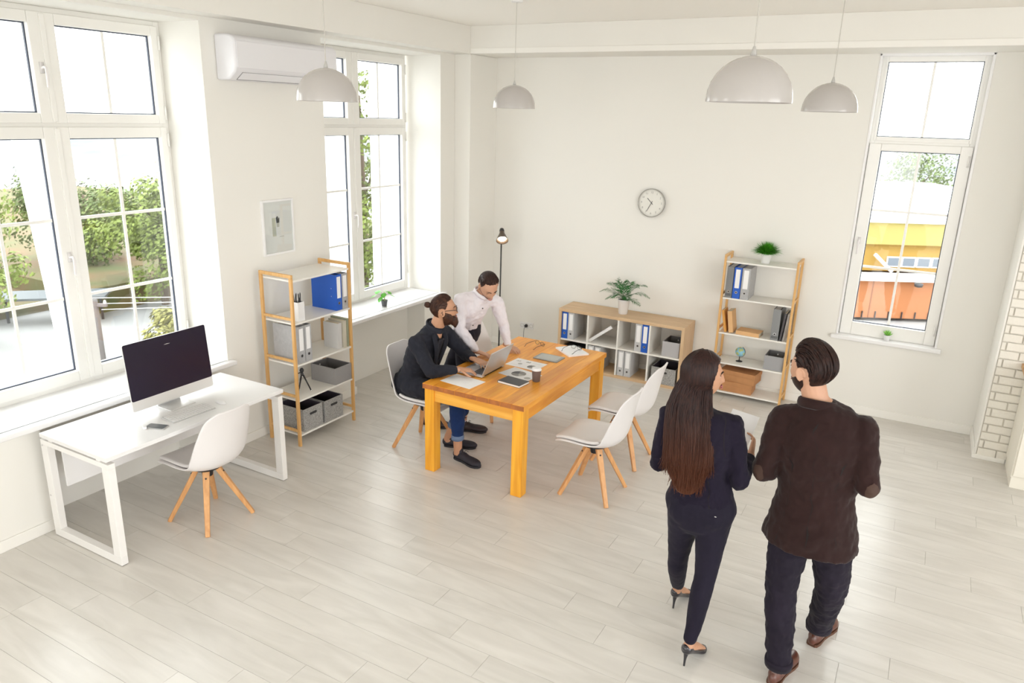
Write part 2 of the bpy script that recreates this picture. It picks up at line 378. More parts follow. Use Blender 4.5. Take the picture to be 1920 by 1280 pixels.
# ------------------------------------------------------------------ windows
def rectframe(mb, x0, x1, z0, z1, a0, a1, c0, c1, y0, y1):
    """outer rect minus aperture (a0..a1, c0..c1)"""
    mb.box(x0, a0, y0, y1, z0, z1); mb.box(a1, x1, y0, y1, z0, z1)
    mb.box(a0, a1, y0, y1, z0, c0); mb.box(a0, a1, y0, y1, c1, z1)
def window(name, loc, rz, W, Hh, leaves, sill, bars_w=.022):
    root = struct(name); root.location = loc; root.rotation_euler = (0, 0, rz)
    f = MB(); x0, x1 = -W / 2, W / 2
    f.box(x0, x0 + .05, .0, .09, 0, Hh); f.box(x1 - .05, x1, .0, .09, 0, Hh); f.box(x0 + .05, x1 - .05, 0, .09, 0, .05); f.box(x0 + .05, x1 - .05, 0, .09, Hh - .05, Hh)
    for zt in sorted({lf['z0'] for lf in leaves if lf['z0'] > .5}): f.box(x0 + .05, x1 - .05, .0, .09, zt - .035, zt + .012)
    obj('window_frame', f, PVC, root, bevel=.004)
    for lf in leaves:
        s = MB(); a0, a1, c0, c1 = lf['ap']; yy = -.022 if lf.get('open', True) else -.004
        rectframe(s, lf['x0'], lf['x1'], lf['z0'], lf['z1'], a0, a1, c0, c1, yy, .075)
        so = obj('sash', s, PVC, root, bevel=.006)
        obj('pane', MB().box(a0 - .01, a1 + .01, .036, .042, c0 - .01, c1 + .01), GLASS, so)
        g = MB(); e = .007
        rectframe(g, a0, a1, c0, c1, a0 + e, a1 - e, c0 + e, c1 - e, .018, .034)
        obj('gasket', g, GASK, so)
        if lf.get('vbar', True):
            xm = (a0 + a1) / 2; obj('glazing_bar', MB().box(xm - bars_w / 2, xm + bars_w / 2, .022, .035, c0, c1), PVC, so, bevel=.003)
        for zb in lf.get('hb', []):
            obj('glazing_bar', MB().box(a0, a1, .020, .035, zb - bars_w / 2, zb + bars_w / 2), PVC, so, bevel=.003)
        if lf.get('cover'):
            xc, = lf['cover']; obj('cover_strip', MB().box(xc - .022, xc + .012, -.034, -.018, lf['z0'] + .01, lf['z1'] - .01), PVC, so, bevel=.004)
        for hx, hz in lf.get('handle', []):
            h = MB(); h.box(hx - .013, hx + .013, yy - .008, yy, hz - .035, hz + .035); h.loft([(hx, yy - .01, hz), (hx, yy - .045, hz + .002), (hx, yy - .055, hz - .03), (hx, yy - .048, hz - .12)], [(.009, .009), (.010, .009), (.011, .007), (.009, .006)], sub=3, n=8)
            obj('window_handle', h, PLAST, so, smooth=True)
        for hx, hz in lf.get('hinge', []):
            obj('hinge', MB().lathe([(.008, 0), (.008, .10)], 10, (hx, yy - .006, hz)), PVC, so, smooth=True)
    return root
def dbl(name, yc):
    L = [dict(x0=.0, x1=.845, z0=.045, z1=1.845, ap=(.08, .79, .125, 1.768), hb=[1.218, .66], hinge=[(.845, .2), (.845, 1.7)]),
         dict(x0=-.845, x1=.0, z0=.045, z1=1.845, ap=(-.79, -.095, .125, 1.768), hb=[1.218, .66], handle=[(-.045, .96)], cover=(0,)),
         dict(x0=.0, x1=.845, z0=1.87, z1=2.565, ap=(.08, .79, 1.935, 2.495), hinge=[(.845, 1.9), (.845, 2.4)], handle=[]),
         dict(x0=-.845, x1=.0, z0=1.87, z1=2.565, ap=(-.79, -.095, 1.935, 2.495), handle=[(-.045, 2.22)], cover=(0,))]
    r = window(name, (-.445, yc, .77), radians(90), 1.76, 2.60, L, None)
    return r
for nm, yc, y0, y1 in (('window_1', -4.78, -5.73, -3.85), ('window_2', -1.762, -2.73, -.78)):
    r = dbl(nm, yc)
    s = MB(); s.box(y0 - yc, y1 - yc, -.50, -.42, -.025, .012); s.box(-.90, .90, -.445, .03, -.025, .012)
    obj('window_sill', s, WHITE, r, bevel=.008)
    # small tilt handle on the right upper leaf, folded against the glass side
L3 = [dict(x0=-.42, x1=.42, z0=.0, z1=1.84, ap=(-.318, .326, .128, 1.774), hb=[1.226, .681], handle=[(-.375, .93)], hinge=[(.40, .1), (.40, 1.66)]),
      dict(x0=-.40, x1=.40, z0=1.86, z1=2.60, ap=(-.375, .375, 1.90, 2.552), open=False)]
r3 = window('window_3', (4.643, .085, .785), 0, .866, 2.60, L3, None)
s = MB(); s.box(-.485, .485, -.135, -.09, -.04, .0); s.box(-.44, .44, -.09, .02, -.04, 0)
obj('window_sill', s, WHITE, r3, bevel=.008)
s = MB(); s.box(-.445, -.425, -.092, .0, 0, 2.615); s.box(.425, .447, -.092, .0, 0, 2.615); s.box(-.445, .447, -.092, 0, 2.595, 2.617)
obj('reveal_trim', s, WHITE, r3, bevel=.004)

# ------------------------------------------------------------------ the street outside
GZ = -5.0
struct('ground', MB().box(-90, 60, -40, 90, GZ - .5, GZ), M('asphalt_pale', (.33, .325, .32), .9, var=.06, vscale=.3))
struct('ground_verge', bx_mb([(-60, -24.5, -12, 30, GZ, GZ + .4), (-60, -22.5, 8.2, 30, GZ, GZ + 1.0)]), M('verge_earth', (.17, .10, .05), .9, col2=(.09, .11, .035), vscale=.5))
hb = MB()
import mathutils
for i in range(28):
    for j in range(7):
        pass
def hill():
    vs = []; fs = []; nx, ny = 60, 10
    for i in range(nx + 1):
        a = radians(70 + 150 * i / nx) 
        for j in range(ny + 1):
            rr = 120 + j * 14; z = GZ - 4 + j * .75 + 1.6 * mathutils.noise.noise(V((i * .35, j * .5, 0))) * (j / ny + .2)
            vs.append((CAM.x + rr * cos(a), CAM.y + rr * sin(a), z))
    for i in range(nx):
        for j in range(ny): fs.append((i * (ny + 1) + j, (i + 1) * (ny + 1) + j, (i + 1) * (ny + 1) + j + 1, i * (ny + 1) + j + 1))
    return MB().add(vs, fs)
struct('ground_hills', hill(), M('hazy_hills', (.125, .14, .155), 1, col2=(.20, .205, .205), vscale=.10), smooth=True)  # distance haze is painted into the pale hill colours
r4 = random.Random(11)
TREEM = [M('tree_leaves_%s' % n, c, .7, var=.35, vscale=1.2) for n, c in (('light', (.155, .20, .035)), ('mid', (.095, .135, .035)), ('yellow', (.20, .19, .045)))]
BARK = M('bark', (.12, .085, .06), .9)
def tree(x, y, h, r, label, mi, squash=1.0, z0=None):
    t = thing('tree', label, 'tree', (x, y, GZ), 0, 'trees across the street')
    tr = MB(); tr.loft([(0, 0, 0), (.05, .02, h * .4), (0, 0, h * .75)], [(.16, .16), (.12, .12), (.05, .05)], sub=3, n=8)
    for k in range(5):
        a = k * 1.3; tr.loft([(0, 0, h * (.35 + .07 * k)), (r * .5 * cos(a), r * .5 * sin(a), h * (.55 + .06 * k))], [(.06, .06), (.02, .02)], sub=0, n=6)
    obj('trunk', tr, BARK, t, smooth=True)
    vs = []; fs = []
    ncl = int(20 + r * 7)
    for c in range(ncl):
        u = r4.uniform(-1, 1); a = r4.uniform(0, 2 * pi); q = r4.random() ** .45
        c0 = V((r * q * sqrt(1 - u * u) * cos(a), r * q * sqrt(1 - u * u) * sin(a), h - r * squash + r * squash * q * u))
        cr_ = r * r4.uniform(.22, .40)
        for k in range(260):
            d = V((r4.gauss(0, 1), r4.gauss(0, 1), r4.gauss(0, 1))).normalized() * cr_ * r4.uniform(.6, 1.05)
            p = c0 + d; n = (d.normalized() + V((r4.uniform(-.6, .6), r4.uniform(-.6, .6), r4.uniform(-.2, .8)))).normalized()
            a1 = n.orthogonal().normalized(); a2 = n.cross(a1); s_ = r4.uniform(.05, .11)
            i = len(vs); vs += [p - a1 * s_, p + a2 * s_ * .6, p + a1 * s_, p - a2 * s_ * .6]; fs.append((i, i + 1, i + 2, i + 3))
    b = MB(); b.add(vs, fs); obj('crown', b, TREEM[mi], t)
    return t
TREES = [(-21.5, 3.0, 5.4, 2.5, 'light green round tree seen through the left leaf of the large window', 0),
         (-21.8, 11.0, 5.3, 2.4, 'light green tree behind the wires right of the large window centre', 0),
         (-17.8, 11.3, 4.3, 2.0, 'broad green tree at the right edge of the large window', 1),
         (-27.5, 11.6, 5.2, 2.6, 'green tree standing farther back behind the near trees', 1),
         (-28.5, 18.6, 5.0, 2.7, 'yellow green tree far back at the right of large window', 2),
         (-30, 5.2, 5.8, 2.8, 'tall yellow green tree at the far left of the street', 2),
         (-14.2, 6.6, 2.2, 1.3, 'low yellow green bush tree below the monitor top edge', 2),
         (-12.8, 1.6, 1.5, 1.2, 'low green shrub at the bottom of the left window leaf', 1)]
for q in TREES: tree(*q)
tree(-13.0, 13.0, 11.0, 2.0, 'tall slim tree between two white facades behind second window', 0, 3.0)
tree(3.6, 43, 6.6, 3.6, 'round tree standing behind the flat white roof', 1)
tree(-4, 52, 5.2, 3.4, 'far hazy tree beyond the yellow building', 1)
# white facades seen through the second window
WB = M('sunlit_render', (.88, .87, .85), .8); WG = M('far_window_glass', (.14, .16, .19), .2)
def facade(label, x, y, rz, W, D, Hh, rows):
    t = thing('apartment_building', label, 'building', (x, y, GZ), rz)
    obj('wall', MB().box(-W / 2, W / 2, 0, D, 0, Hh), WB, t)
    obj('roof', MB().box(-W / 2 - .2, W / 2 + .2, -.2, D + .2, Hh, Hh + .25), WB, t)
    for r_ in range(rows):
        for k in (-1, 1):
            f = obj('window', MB().box(k * W * .22 - .6, k * W * .22 + .6, -.05, .0, 1 + r_ * 3, 2.4 + r_ * 3), WB, t); obj('pane', MB().box(k * W * .22 - .5, k * W * .22 + .5, -.06, -.04, 1.1 + r_ * 3, 2.3 + r_ * 3), M('sunlit_pane', (.8, .82, .84), .4), f)
    return t
th = radians(29)
facade('white facade right of the slim tree behind second window', -3.50, 6.60, radians(42), 5.4, 4, 14, 4)
facade('white facade left of the slim tree behind second window', -11.55, 7.70, radians(43), 4.0, 3, 14, 4)
# made-up white panel, stands in for a bright strip outside the left leaf
o = obj('stand_in_panel', MB().box(-.16, .16, -.01, .01, -1.5, 1.7), M('stand_in_white', (.9, .9, .89), .7))
tag(o, 'made-up white panel standing in for bright strip outside left leaf of large window', 'stand-in panel', loc=(-1.25, -4.50, 1.75)); o.rotation_euler = (radians(-4), 0, radians(118))
# yellow and orange building behind window 3
YB_ = M('yellow_render', (.34, .28, .085), .8); YB2 = M('deep_yellow_render', (.33, .20, .04), .8); OR = M('orange_render', (.33, .125, .045), .8); WR = M('white_roof', (.9, .9, .88), .8)
t = thing('commercial_building', 'yellow building with orange lower storey and white flat roof', 'building', (4.1, 26.05, -4.85), atan2(.4844, .8748))
obj('lower_wall', MB().box(-7, 8, 0, 9, 0, 1.62), OR, t)
obj('ledge', MB().box(-7.2, 8.2, -.35, .2, 1.62, 1.87), WR, t)
obj('middle_wall', MB().box(-7, 8, .6, 9, 1.87, 3.05), YB2, t)
obj('upper_wall', MB().box(-7, 8, .25, 9, 3.02, 3.92), YB_, t)
obj('roof', MB().box(-7.2, 8.2, .1, 9.5, 3.92, 4.25), WR, t)
obj('roof_block', MB().box(-.9, 5.5, 4, 9.3, 4.25, 4.9), WR, t)
for k in range(4):
    f = obj('window', MB().box(-.35 + k * .62, .22 + k * .62, .53, .6, 2.06, 2.48), WR, t); obj('pane', MB().box(-.31 + k * .62, .18 + k * .62, .52, .54, 2.10, 2.44), WG, f)
obj('brace', MB().frustum((-1.0, .3, 2.6), (-.2, .3, 1.9), .06, .06, .06, .06), WR, t)
for k in range(12):
    obj('fixing', MB().box(-4.6 + k * .55, -4.56 + k * .55, -.05, .0, 0.0, .28), DARKM, t)
obj('joint_line', MB().box(-1.02, -.98, -.02, 0, 0, 1.6), M('orange_joint', (.22, .08, .03), .8), t)
lp = thing('wall_lamp', 'small dark lamp under the white ledge of orange wall', 'lamp', (4.75, 26.0, -3.25), atan2(.4844, .8748)); obj('lamp_body', MB().lathe([(.02, -.16), (.15, -.12), (.17, 0), (.05, .04)], 12, (0, -.2, 0)), DARKM, lp, smooth=True); obj('bracket', MB().box(-.03, .03, -.2, .2, -.02, .02), DARKM, lp)
# utility pole, street lamp, wires
t = thing('utility_pole', 'grey concrete utility pole with crossarm beyond large window', 'pole', (-15.05, 4.02, GZ), .5)
obj('pole', MB().lathe([(.12, 0), (.09, 2.55)], 12), M('concrete', (.12, .105, .10), .9), t, smooth=True)
obj('crossarm', MB().box(-.35, .35, -.04, .04, 2.36, 2.44), M('arm_steel', (.14, .12, .12), .6), t)
for k in (-.3, 0, .3): obj('insulator', MB().lathe([(.03, 0), (.04, .04), (.02, .10)], 10, (k, 0, 2.44)), WHITE, t, smooth=True)
for k in range(3):
    o = obj('wire', MB().tube([(-.3 + .3 * k, 0, 0), (4, 5, -.20), (8, 10, .1)], .010, 6, smooth=6), M('wire_pale', (.5, .5, .5), .5)); tag(o, 'thin overhead wire, %s of three leaving the utility pole' % ('nearest', 'middle', 'farthest')[k], 'wire', 'overhead wires', loc=(-15.05, 4.02, GZ + 2.55 - .12 * k))
t = thing('street_lamp', 'street lamp with white head in front of trees', 'street lamp', (-18.3, 5.6, GZ), .5)
obj('pole', MB().lathe([(.06, 0), (.04, 2.5)], 10), MATS['concrete'], t, smooth=True); obj('lamp_head', MB().ball((0.10, 0, 2.53), (.17, .09, .05)), WHITE, t, smooth=True)
t = thing('parking_shelter', 'low grey shelter roof under the trees across the road', 'shelter', (-23.3, 6.6, GZ), .8)
obj('roof', MB().box(-2.6, 2.6, -.7, .7, .95, 1.03), M('shelter_roof', (.11, .125, .135), .6), t)
for k in range(4): obj('post', MB().box(-2.4 + k * 1.55, -2.32 + k * 1.55, -.04, .04, 0, .95), DARKM, t)
# ------------------------------------------------------------------ white desk
t = thing('desk', 'white desk with looped metal legs below the large window', 'desk', (0, 0, 0))
obj('desktop', MB().box(.10, .79, -5.48, -4.065, .722, .75), WHITE, t, bevel=.002)
for y in (-5.468, -4.117):
    L = MB(); L.box(.715, .785, y, y + .045, .060, .665); L.box(.075, .145, y, y + .045, .060, .665); L.box(.075, .785, y, y + .045, 0.004, .06); L.box(.075, .785, y, y + .045, .665, .70)
    lg = obj('leg_frame', L, WHITEM, t, bevel=.002)
    obj('spacer', bx_mb([(.66, .70, y + .005, y + .04, .70, .722), (.16, .20, y + .005, y + .04, .70, .722)]), WHITEM, lg)
    obj('foot_pad', bx_mb([(.72, .78, y + .005, y + .04, 0, .004), (.08, .14, y + .005, y + .04, 0, .004)]), BLACK, lg)
    for z in (.66, .30): obj('bolt', MB().lathe([(.006, 0), (.006, .003)], 8, mat=Matrix.Translation((.095, y, z)) @ Matrix.Rotation(pi / 2, 4, 'X')), CHROME, lg)
obj('modesty_panel', MB().box(.17, .185, -5.40, -4.13, .36, .70), WHITE, t, bevel=.001)
obj('side_rail', bx_mb([(.22, .25, -5.42, -4.12, .67, .70), (.62, .65, -5.42, -4.12, .67, .70)]), WHITEM, t)

# monitor
t = thing('computer_monitor', 'silver all-in-one computer with black screen on white desk', 'computer', (.385, -4.70, .75), radians(90))
# local: X along +y world, Y toward -x (away from the sitter); screen faces local -Y
tilt = Matrix.Translation((0, 0, .28)) @ Matrix.Rotation(radians(-5), 4, 'X') @ Matrix.Translation((0, 0, -.28))
p = []
def rrect(w, h, r, n=5):
    pts = []
    for cx, cz, a0 in ((w / 2 - r, h / 2 - r, 0), (-w / 2 + r, h / 2 - r, 90), (-w / 2 + r, -h / 2 + r, 180), (w / 2 - r, -h / 2 + r, 270)):
        for k in range(n + 1): a = radians(a0 + 90 * k / n); pts.append((cx + r * cos(a), cz + r * sin(a)))
    return pts
up = Matrix.Rotation(pi / 2, 4, 'X')
c = MB().prism(rrect(.645, .465, .014), .012, tilt @ Matrix.Translation((0, .012, .28)) @ up)
c.loft([(0, .012, .28), (0, .045, .28)], [(.25, .17), (.10, .06)], sub=3, n=20, round_ends=False, side=(1, 0, 0))
obj('housing', c, M('silver_anodised', (.74, .73, .72), .38, .35), t, bevel=.0015)
obj('screen', MB().prism(rrect(.643, .392, .012), .003, tilt @ Matrix.Translation((0, .0005, .316)) @ up), SCREEN, t)
st = MB(); st.frustum((0, .05, .22), (0, .06, .01), .09, .006, .09, .006, (1, 0, 0)); st.box(-.10, .10, -.10, .075, 0, .008)
obj('stand', st, MATS['silver_anodised'], t, bevel=.002)
# keyboard, mouse, phone
t = thing('keyboard', 'slim white keyboard in front of the silver computer', 'keyboard', (.615, -4.757, .75), radians(90 - 3))
obj('base', MB().add([(-.165, -.065, 0), (.165, -.065, 0), (.165, .065, 0), (-.165, .065, 0), (-.165, -.065, .006), (.165, -.065, .006), (.165, .065, .014), (-.165, .065, .014)], [(3, 2, 1, 0), (4, 5, 6, 7), (0, 1, 5, 4), (1, 2, 6, 5), (2, 3, 7, 6), (3, 0, 4, 7)]), M('silver_plate', (.62, .62, .62), .4, .4), t, bevel=.002)
k = MB()
for r_ in range(5):
    for c_ in range(15):
        x = -.157 + c_ * .0212; y = -.058 + r_ * .0232; z = .006 + (y + .065) / .13 * .008
        if r_ == 0 and 4 <= c_ <= 8:
            if c_ == 4: k.box(x, x + .0212 * 5 - .0035, y, y + .0195, z, z + .004)
            continue
        k.box(x, x + .0178, y, y + .0195, z, z + .004)
o = obj('keys', k, WHITE, t); o['kind'] = 'stuff'
t = thing('computer_mouse', 'small white mouse right of the keyboard', 'mouse', (.625, -4.500, .75), radians(80))
b = MB(); b.ball((0, 0, .0), (.029, .055, .022), 16, 10); b.v = [(x, y, max(z, 0.0)) for x, y, z in b.v]
obj('shell', b, WHITE, t, smooth=True)
t = thing('smartphone', 'phone lying on the desk left of the keyboard', 'phone', (.63, -5.02, .75), radians(-70))
obj('body', MB().prism(rrect(.072, .142, .010), .007), M('silver_edge', (.6, .6, .6), .3, .8), t, bevel=.001)
obj('screen', MB().prism(rrect(.066, .125, .006), .0004, Matrix.Translation((0, 0, .007))), M('phone_glass', (.16, .17, .18), .12), t)
o = obj('earphone_case', MB().prism(rrect(.024, .05, .01), .018), WHITE, bevel=.004, smooth=True)
tag(o, 'tiny white case beside the phone on white desk', 'case', loc=(.585, -5.075, .75), rz=1.1)

# ------------------------------------------------------------------ shell chairs
def shell_chair(name, label, group=None):
    t = thing(name, label, 'chair', (0, 0, 0), 0, group)
    prof = [(.265, .415), (.245, .437), (.20, .452), (.12, .452), (.03, .440), (-.06, .432), (-.13, .437), (-.185, .462), (-.222, .51), (-.243, .58), (-.258, .66), (-.272, .74), (-.288, .82), (-.300, .865), (-.306, .885)]
    hw = [.150, .195, .222, .232, .234, .236, .238, .238, .236, .230, .222, .208, .188, .150, .10]
    bowl = [.0, .004, .012, .022, .034, .050, .070, .088, .094, .088, .074, .056, .036, .018, .008]
    N = len(prof); MM = 14
    def surf(off, inset=0, i0=0, i1=N, lift=True):
        vs = []; fs = []; rows = []
        P = []
        for i in range(i0, i1 - 1):
            for s_ in range(3): P.append(i + s_ / 3)
        P.append(i1 - 1)
        def lerp(A, t_):
            a = int(min(t_, N - 1.0001)); f = t_ - a
            a0, a1, a2, a3 = A[max(a - 1, 0)], A[a], A[min(a + 1, N - 1)], A[min(a + 2, N - 1)]
            if isinstance(a0, tuple): return tuple(.5 * ((2 * q1) + (q2 - q0) * f + (2 * q0 - 5 * q1 + 4 * q2 - q3) * f * f + (3 * q1 - q0 - 3 * q2 + q3) * f ** 3) for q0, q1, q2, q3 in zip(a0, a1, a2, a3))
            return .5 * ((2 * a1) + (a2 - a0) * f + (2 * a0 - 5 * a1 + 4 * a2 - a3) * f * f + (3 * a1 - a0 - 3 * a2 + a3) * f ** 3)
        for q in P:
            x, z = lerp(prof, q); xa, za = lerp(prof, max(q - .2, 0)); xb, zb = lerp(prof, min(q + .2, N - 1))
            tx, tz = xb - xa, zb - za; L = sqrt(tx * tx + tz * tz) or 1; nx, nz = tz / L * 1, -tx / L
            if nz < 0 and q < 8: nx, nz = -nx, -nz
            if nx < 0 and q >= 8: nx, nz = -nx, -nz
            w = lerp(hw, q) - inset; bo = lerp(bowl, q)
            for j in range(MM + 1):
                s_ = -1 + 2 * j / MM; e = abs(s_) ** 2.4
                vs.append((x + nx * (off + bo * e), w * s_, z + nz * (off + bo * e)))
        R = len(P)
        for i in range(R - 1):
            for j in range(MM): fs.append((i * (MM + 1) + j, i * (MM + 1) + j + 1, (i + 1) * (MM + 1) + j + 1, (i + 1) * (MM + 1) + j))
        return MB().add(vs, fs)
    sh = obj('shell', surf(0), PLAST, t, smooth=True)
    md = sh.modifiers.new('thick', 'SOLIDIFY'); md.thickness = .014; md.offset = 0; sb = sh.modifiers.new('sub', 'SUBSURF'); sb.levels = 1; sb.render_levels = 1
    cu = obj('seat_cushion', surf(.020, .020, 1, 7), CUSH, t, smooth=True)
    md = cu.modifiers.new('thick', 'SOLIDIFY'); md.thickness = .026; md.offset = 0; sb = cu.modifiers.new('sub', 'SUBSURF'); sb.levels = 1; sb.render_levels = 1
    obj('swivel_plate', MB().lathe([(.095, .395), (.095, .41), (.05, .435)], 20), BLACK, t, smooth=True)
    obj('hub', MB().lathe([(.035, .33), (.045, .395)], 12), DARKM, t)
    for k in range(4):
        a = pi / 4 + k * pi / 2; c_, s_ = cos(a), sin(a)
        leg = obj('leg', MB().frustum((.055 * c_, .055 * s_, .405), (.277 * c_, .277 * s_, 0.0), .0225, .018, .015, .0135, side=(-s_, c_, 0)), LEGWOOD, t, bevel=.004)
        obj('bolt', MB().lathe([(.007, 0), (.006, .004)], 8, mat=Matrix.Translation((.105 * c_, .105 * s_, .350)) @ Matrix.Rotation(a, 4, 'Z') @ Matrix.Rotation(radians(62), 4, 'Y')), BLACK, leg)
    return t
ch = shell_chair('shell_chair', 'white shell chair with beech legs at the white desk')
ch.location = (.757, -4.766, 0); ch.rotation_euler = (0, 0, pi)
CG = 'white shell chairs around the orange table'
dup(ch, (2.895, -2.953, 0), pi, 'empty white shell chair at the wooden table, nearest the camera', CG)
dup(ch, (2.862, -2.27, 0), pi, 'empty white shell chair at the wooden table, nearer the cube shelf', CG)
dup(ch, (1.31, -2.972, 0), 0, 'white shell chair the man in the dark blazer sits on', CG)
dup(ch, (1.385, -2.02, 0), radians(-8), 'white shell chair behind the leaning man in white shirt', CG)

# ------------------------------------------------------------------ wooden table
t = thing('conference_table', 'orange pine table with thick square legs in mid room', 'table')
x0, x1, y0, y1 = 1.578, 2.488, -3.372, -1.812
nb = 9; bw = (x1 - x0) / nb
for k in range(nb):
    obj('board', MB().box(x0 + k * bw + .0005, x0 + (k + 1) * bw - .0005, y0, y1, .708, .75), PINE, t, bevel=.0012)
    obj('end_grain', MB().box(x0 + k * bw + .002, x0 + (k + 1) * bw - .002, y0 - .0012, y0, .711, .747), ENDG, t)
for xx in (x0 + .012, x1 - .102):
    for yy in (y0 + .012, y1 - .102):
        obj('leg', MB().box(xx, xx + .09, yy, yy + .09, 0, .708), PINEV, t, bevel=.004)
obj('apron', MB().box(x0 + .10, x1 - .10, y0 + .022, y0 + .052, .608, .708), PINEX, t, bevel=.002)
obj('apron', MB().box(x0 + .10, x1 - .10, y1 - .052, y1 - .022, .608, .708), PINEX, t, bevel=.002)
obj('apron', MB().box(x0 + .022, x0 + .052, y0 + .10, y1 - .10, .608, .708), PINE, t, bevel=.002)
obj('apron', MB().box(x1 - .052, x1 - .022, y0 + .10, y1 - .10, .608, .708), PINE, t, bevel=.002)

# things on the table
TZ = .75
def sheet(label, name, cx, cy, w, h, rz, z, prints=(), curl=0):
    me = MB(); n = 8
    vs = []; 
    for i in range(n + 1):
        for j in range(2):
            u = -w / 2 + w * i / n; v = -h / 2 + h * j; vs.append((u, v, curl * (2 * i / n - 1) ** 4))
    me.add(vs, [(2 * i, 2 * i + 2, 2 * i + 3, 2 * i + 1) for i in range(n)])
    t = thing(name, label, 'paper', (cx, cy, z), rz)
    s = obj('sheet', me, PAPER, t); md = s.modifiers.new('s', 'SOLIDIFY'); md.thickness = .0006; md.offset = 1
    for kind, px, py, r, m in prints:
        b = MB()
        if kind == 'pie':
            nn = 28; b.add([(px, py, .0012)] + [(px + r * cos(2 * pi * q / nn), py + r * sin(2 * pi * q / nn), .0012) for q in range(nn)], [(0, 1 + q, 1 + (q + 1) % nn) for q in range(nn)])
            if m is INK1:
                b.mi = [0 if q < 9 else (1 if q < 16 else (0 if q < 24 else 2)) for q in range(nn)]
                obj('pie_chart', b, [INK1, INK2, INK3], t); continue
            obj('pie_chart', b, m, t)
        elif kind == 'line':
            b.box(px, px + r, py, py + .0016, .0008, .0012); obj('text_line', b, m, t)
        elif kind == 'bars':
            for q in range(6): b.box(px + q * .007, px + q * .007 + .005, py, py + r * (.4 + .6 * ((q * 5) % 7) / 7), .0008, .0012)
            obj('bar_chart', b, m, t)
    return t
INK1 = M('chart_ink', (.30, .29, .28), .8); INK2 = M('chart_ink_dark', (.14, .14, .15), .8); INK3 = M('chart_ink_light', (.50, .49, .47), .8); INKT = M('text_ink', (.62, .62, .65), .8)
sheet('sheet with faint printed lines at the near left table corner', 'paper_sheet', 1.822, -3.165, .297, .21, radians(-6), TZ + .0003, [('line', -.11, .07 - i * .014, .17 if i % 4 else .11, INKT) for i in range(9)])
sheet('sheet with four small charts, farther from the notebook', 'chart_sheet', 2.04, -2.51, .297, .21, radians(-3), TZ + .0003, [('pie', .075, -.035, .040, INK1), ('pie', -.05, -.02, .020, INK3), ('bars', -.12, .03, .03, INK3), ('bars', -.03, .04, .035, INK1), ('line', .03, .06, .07, INKT), ('line', .03, .05, .09, INKT), ('line', -.12, -.06, .1, INKT)])
sheet('sheet with one big pie chart beside the dark notebook', 'chart_sheet', 2.12, -2.765, .297, .21, radians(-12), TZ + .0014, [('pie', -.015, .0, .062, INK1), ('pie', .105, -.035, .026, INK3), ('line', -.13, .085, .09, INKT), ('line', -.13, .075, .07, INKT), ('line', .06, .07, .07, INKT)])
t = thing('notebook', 'closed dark grey notebook beside the coffee cup', 'notebook', (2.174, -2.972, TZ), radians(-6))
obj('cover', bx_mb([(-.105, .105, -.072, .072, 0, .002), (-.105, .105, -.072, .072, .016, .018), (-.105, -.102, -.072, .072, 0.002, .016)]), M('notebook_cover', (.085, .085, .09), .6), t, bevel=.0008)
obj('page_block', MB().box(-.101, .102, -.069, .069, .002, .016), PAPER, t)
t = thing('coffee_cup', 'brown paper coffee cup with white lid', 'cup', (2.305, -2.835, TZ))
obj('cup', MB().lathe([(.027, 0), (.030, .002), (.038, .098), (.0385, .099)], 28), M('cup_brown', (.165, .125, .115), .7), t, smooth=True)
obj('lid', MB().lathe([(.0405, .094), (.0412, .098), (.0400, .103), (.036, .105), (.035, .112), (.033, .114), (.0, .112)], 28), WHITE, t, smooth=True)
t = thing('tablet_computer', 'silver tablet with grey screen lying on the table', 'tablet', (2.125, -2.25, TZ), radians(-1))
obj('body', MB().prism(rrect(.236, .170, .012), .0075), M('tablet_bezel', (.30, .30, .30), .35, .5), t, bevel=.001)
obj('screen', MB().prism(rrect(.190, .138, .003), .0004, Matrix.Translation((0, 0, .0075))), M('tablet_glass', (.44, .445, .42), .1), t)
t = thing('notepad', 'white spiral notepad under glasses at the far right table corner', 'notepad', (2.215, -1.965, TZ), radians(-38))
obj('page_block', MB().box(-.135, .135, -.10, .10, 0, .014), PAPER, t, bevel=.001)
sp = MB()
for k in range(14): sp.lathe([(.007, 0), (.007, .002), (.006, .002)], 8, mat=Matrix.Translation((-.137, -.09 + k * .0135, .007)) @ Matrix.Rotation(pi / 2, 4, 'X'))
o = obj('spiral', sp, DARKM, t); o['kind'] = 'stuff'
def glasses(label, loc, rz):
    t = thing('eyeglasses', label, 'glasses', loc, rz)
    f = MB()
    for sx in (-1, 1):
        c_ = sx * .034; pts = [(c_ + .026 * cos(a), 0, .022 + .018 * sin(a) - .003 * sx * cos(a)) for a in [2 * pi * k / 20 for k in range(21)]]
        f.tube(pts, .0016, 6)
    f.tube([(-.010, 0, .026), (0, -.002, .030), (.010, 0, .026)], .0018, 6)
    fo = obj('front_frame', f, BLACK, t)
    for sx in (-1, 1):
        obj('lens', MB().prism([(sx * .034 + .0255 * cos(2 * pi * k / 20), .022 + .0175 * sin(2 * pi * k / 20)) for k in range(20)], .001, Matrix.Rotation(pi / 2, 4, 'X')), LENS, fo)
        obj('temple', MB().tube([(sx * .062, 0, .030), (sx * .068, .006, .030), (sx * .069, .10, .020), (sx * .063, .125, .004), (sx * .060, .138, .0022)], .0022, 6, smooth=3), BLACK, t, smooth=True)
    return t
glasses('black eyeglasses lying open on bare wood beyond the tablet', (1.885, -1.962, TZ), radians(160))
g = glasses('black eyeglasses lying open on the white notepad', (2.238, -1.925, TZ + .0145), radians(166))

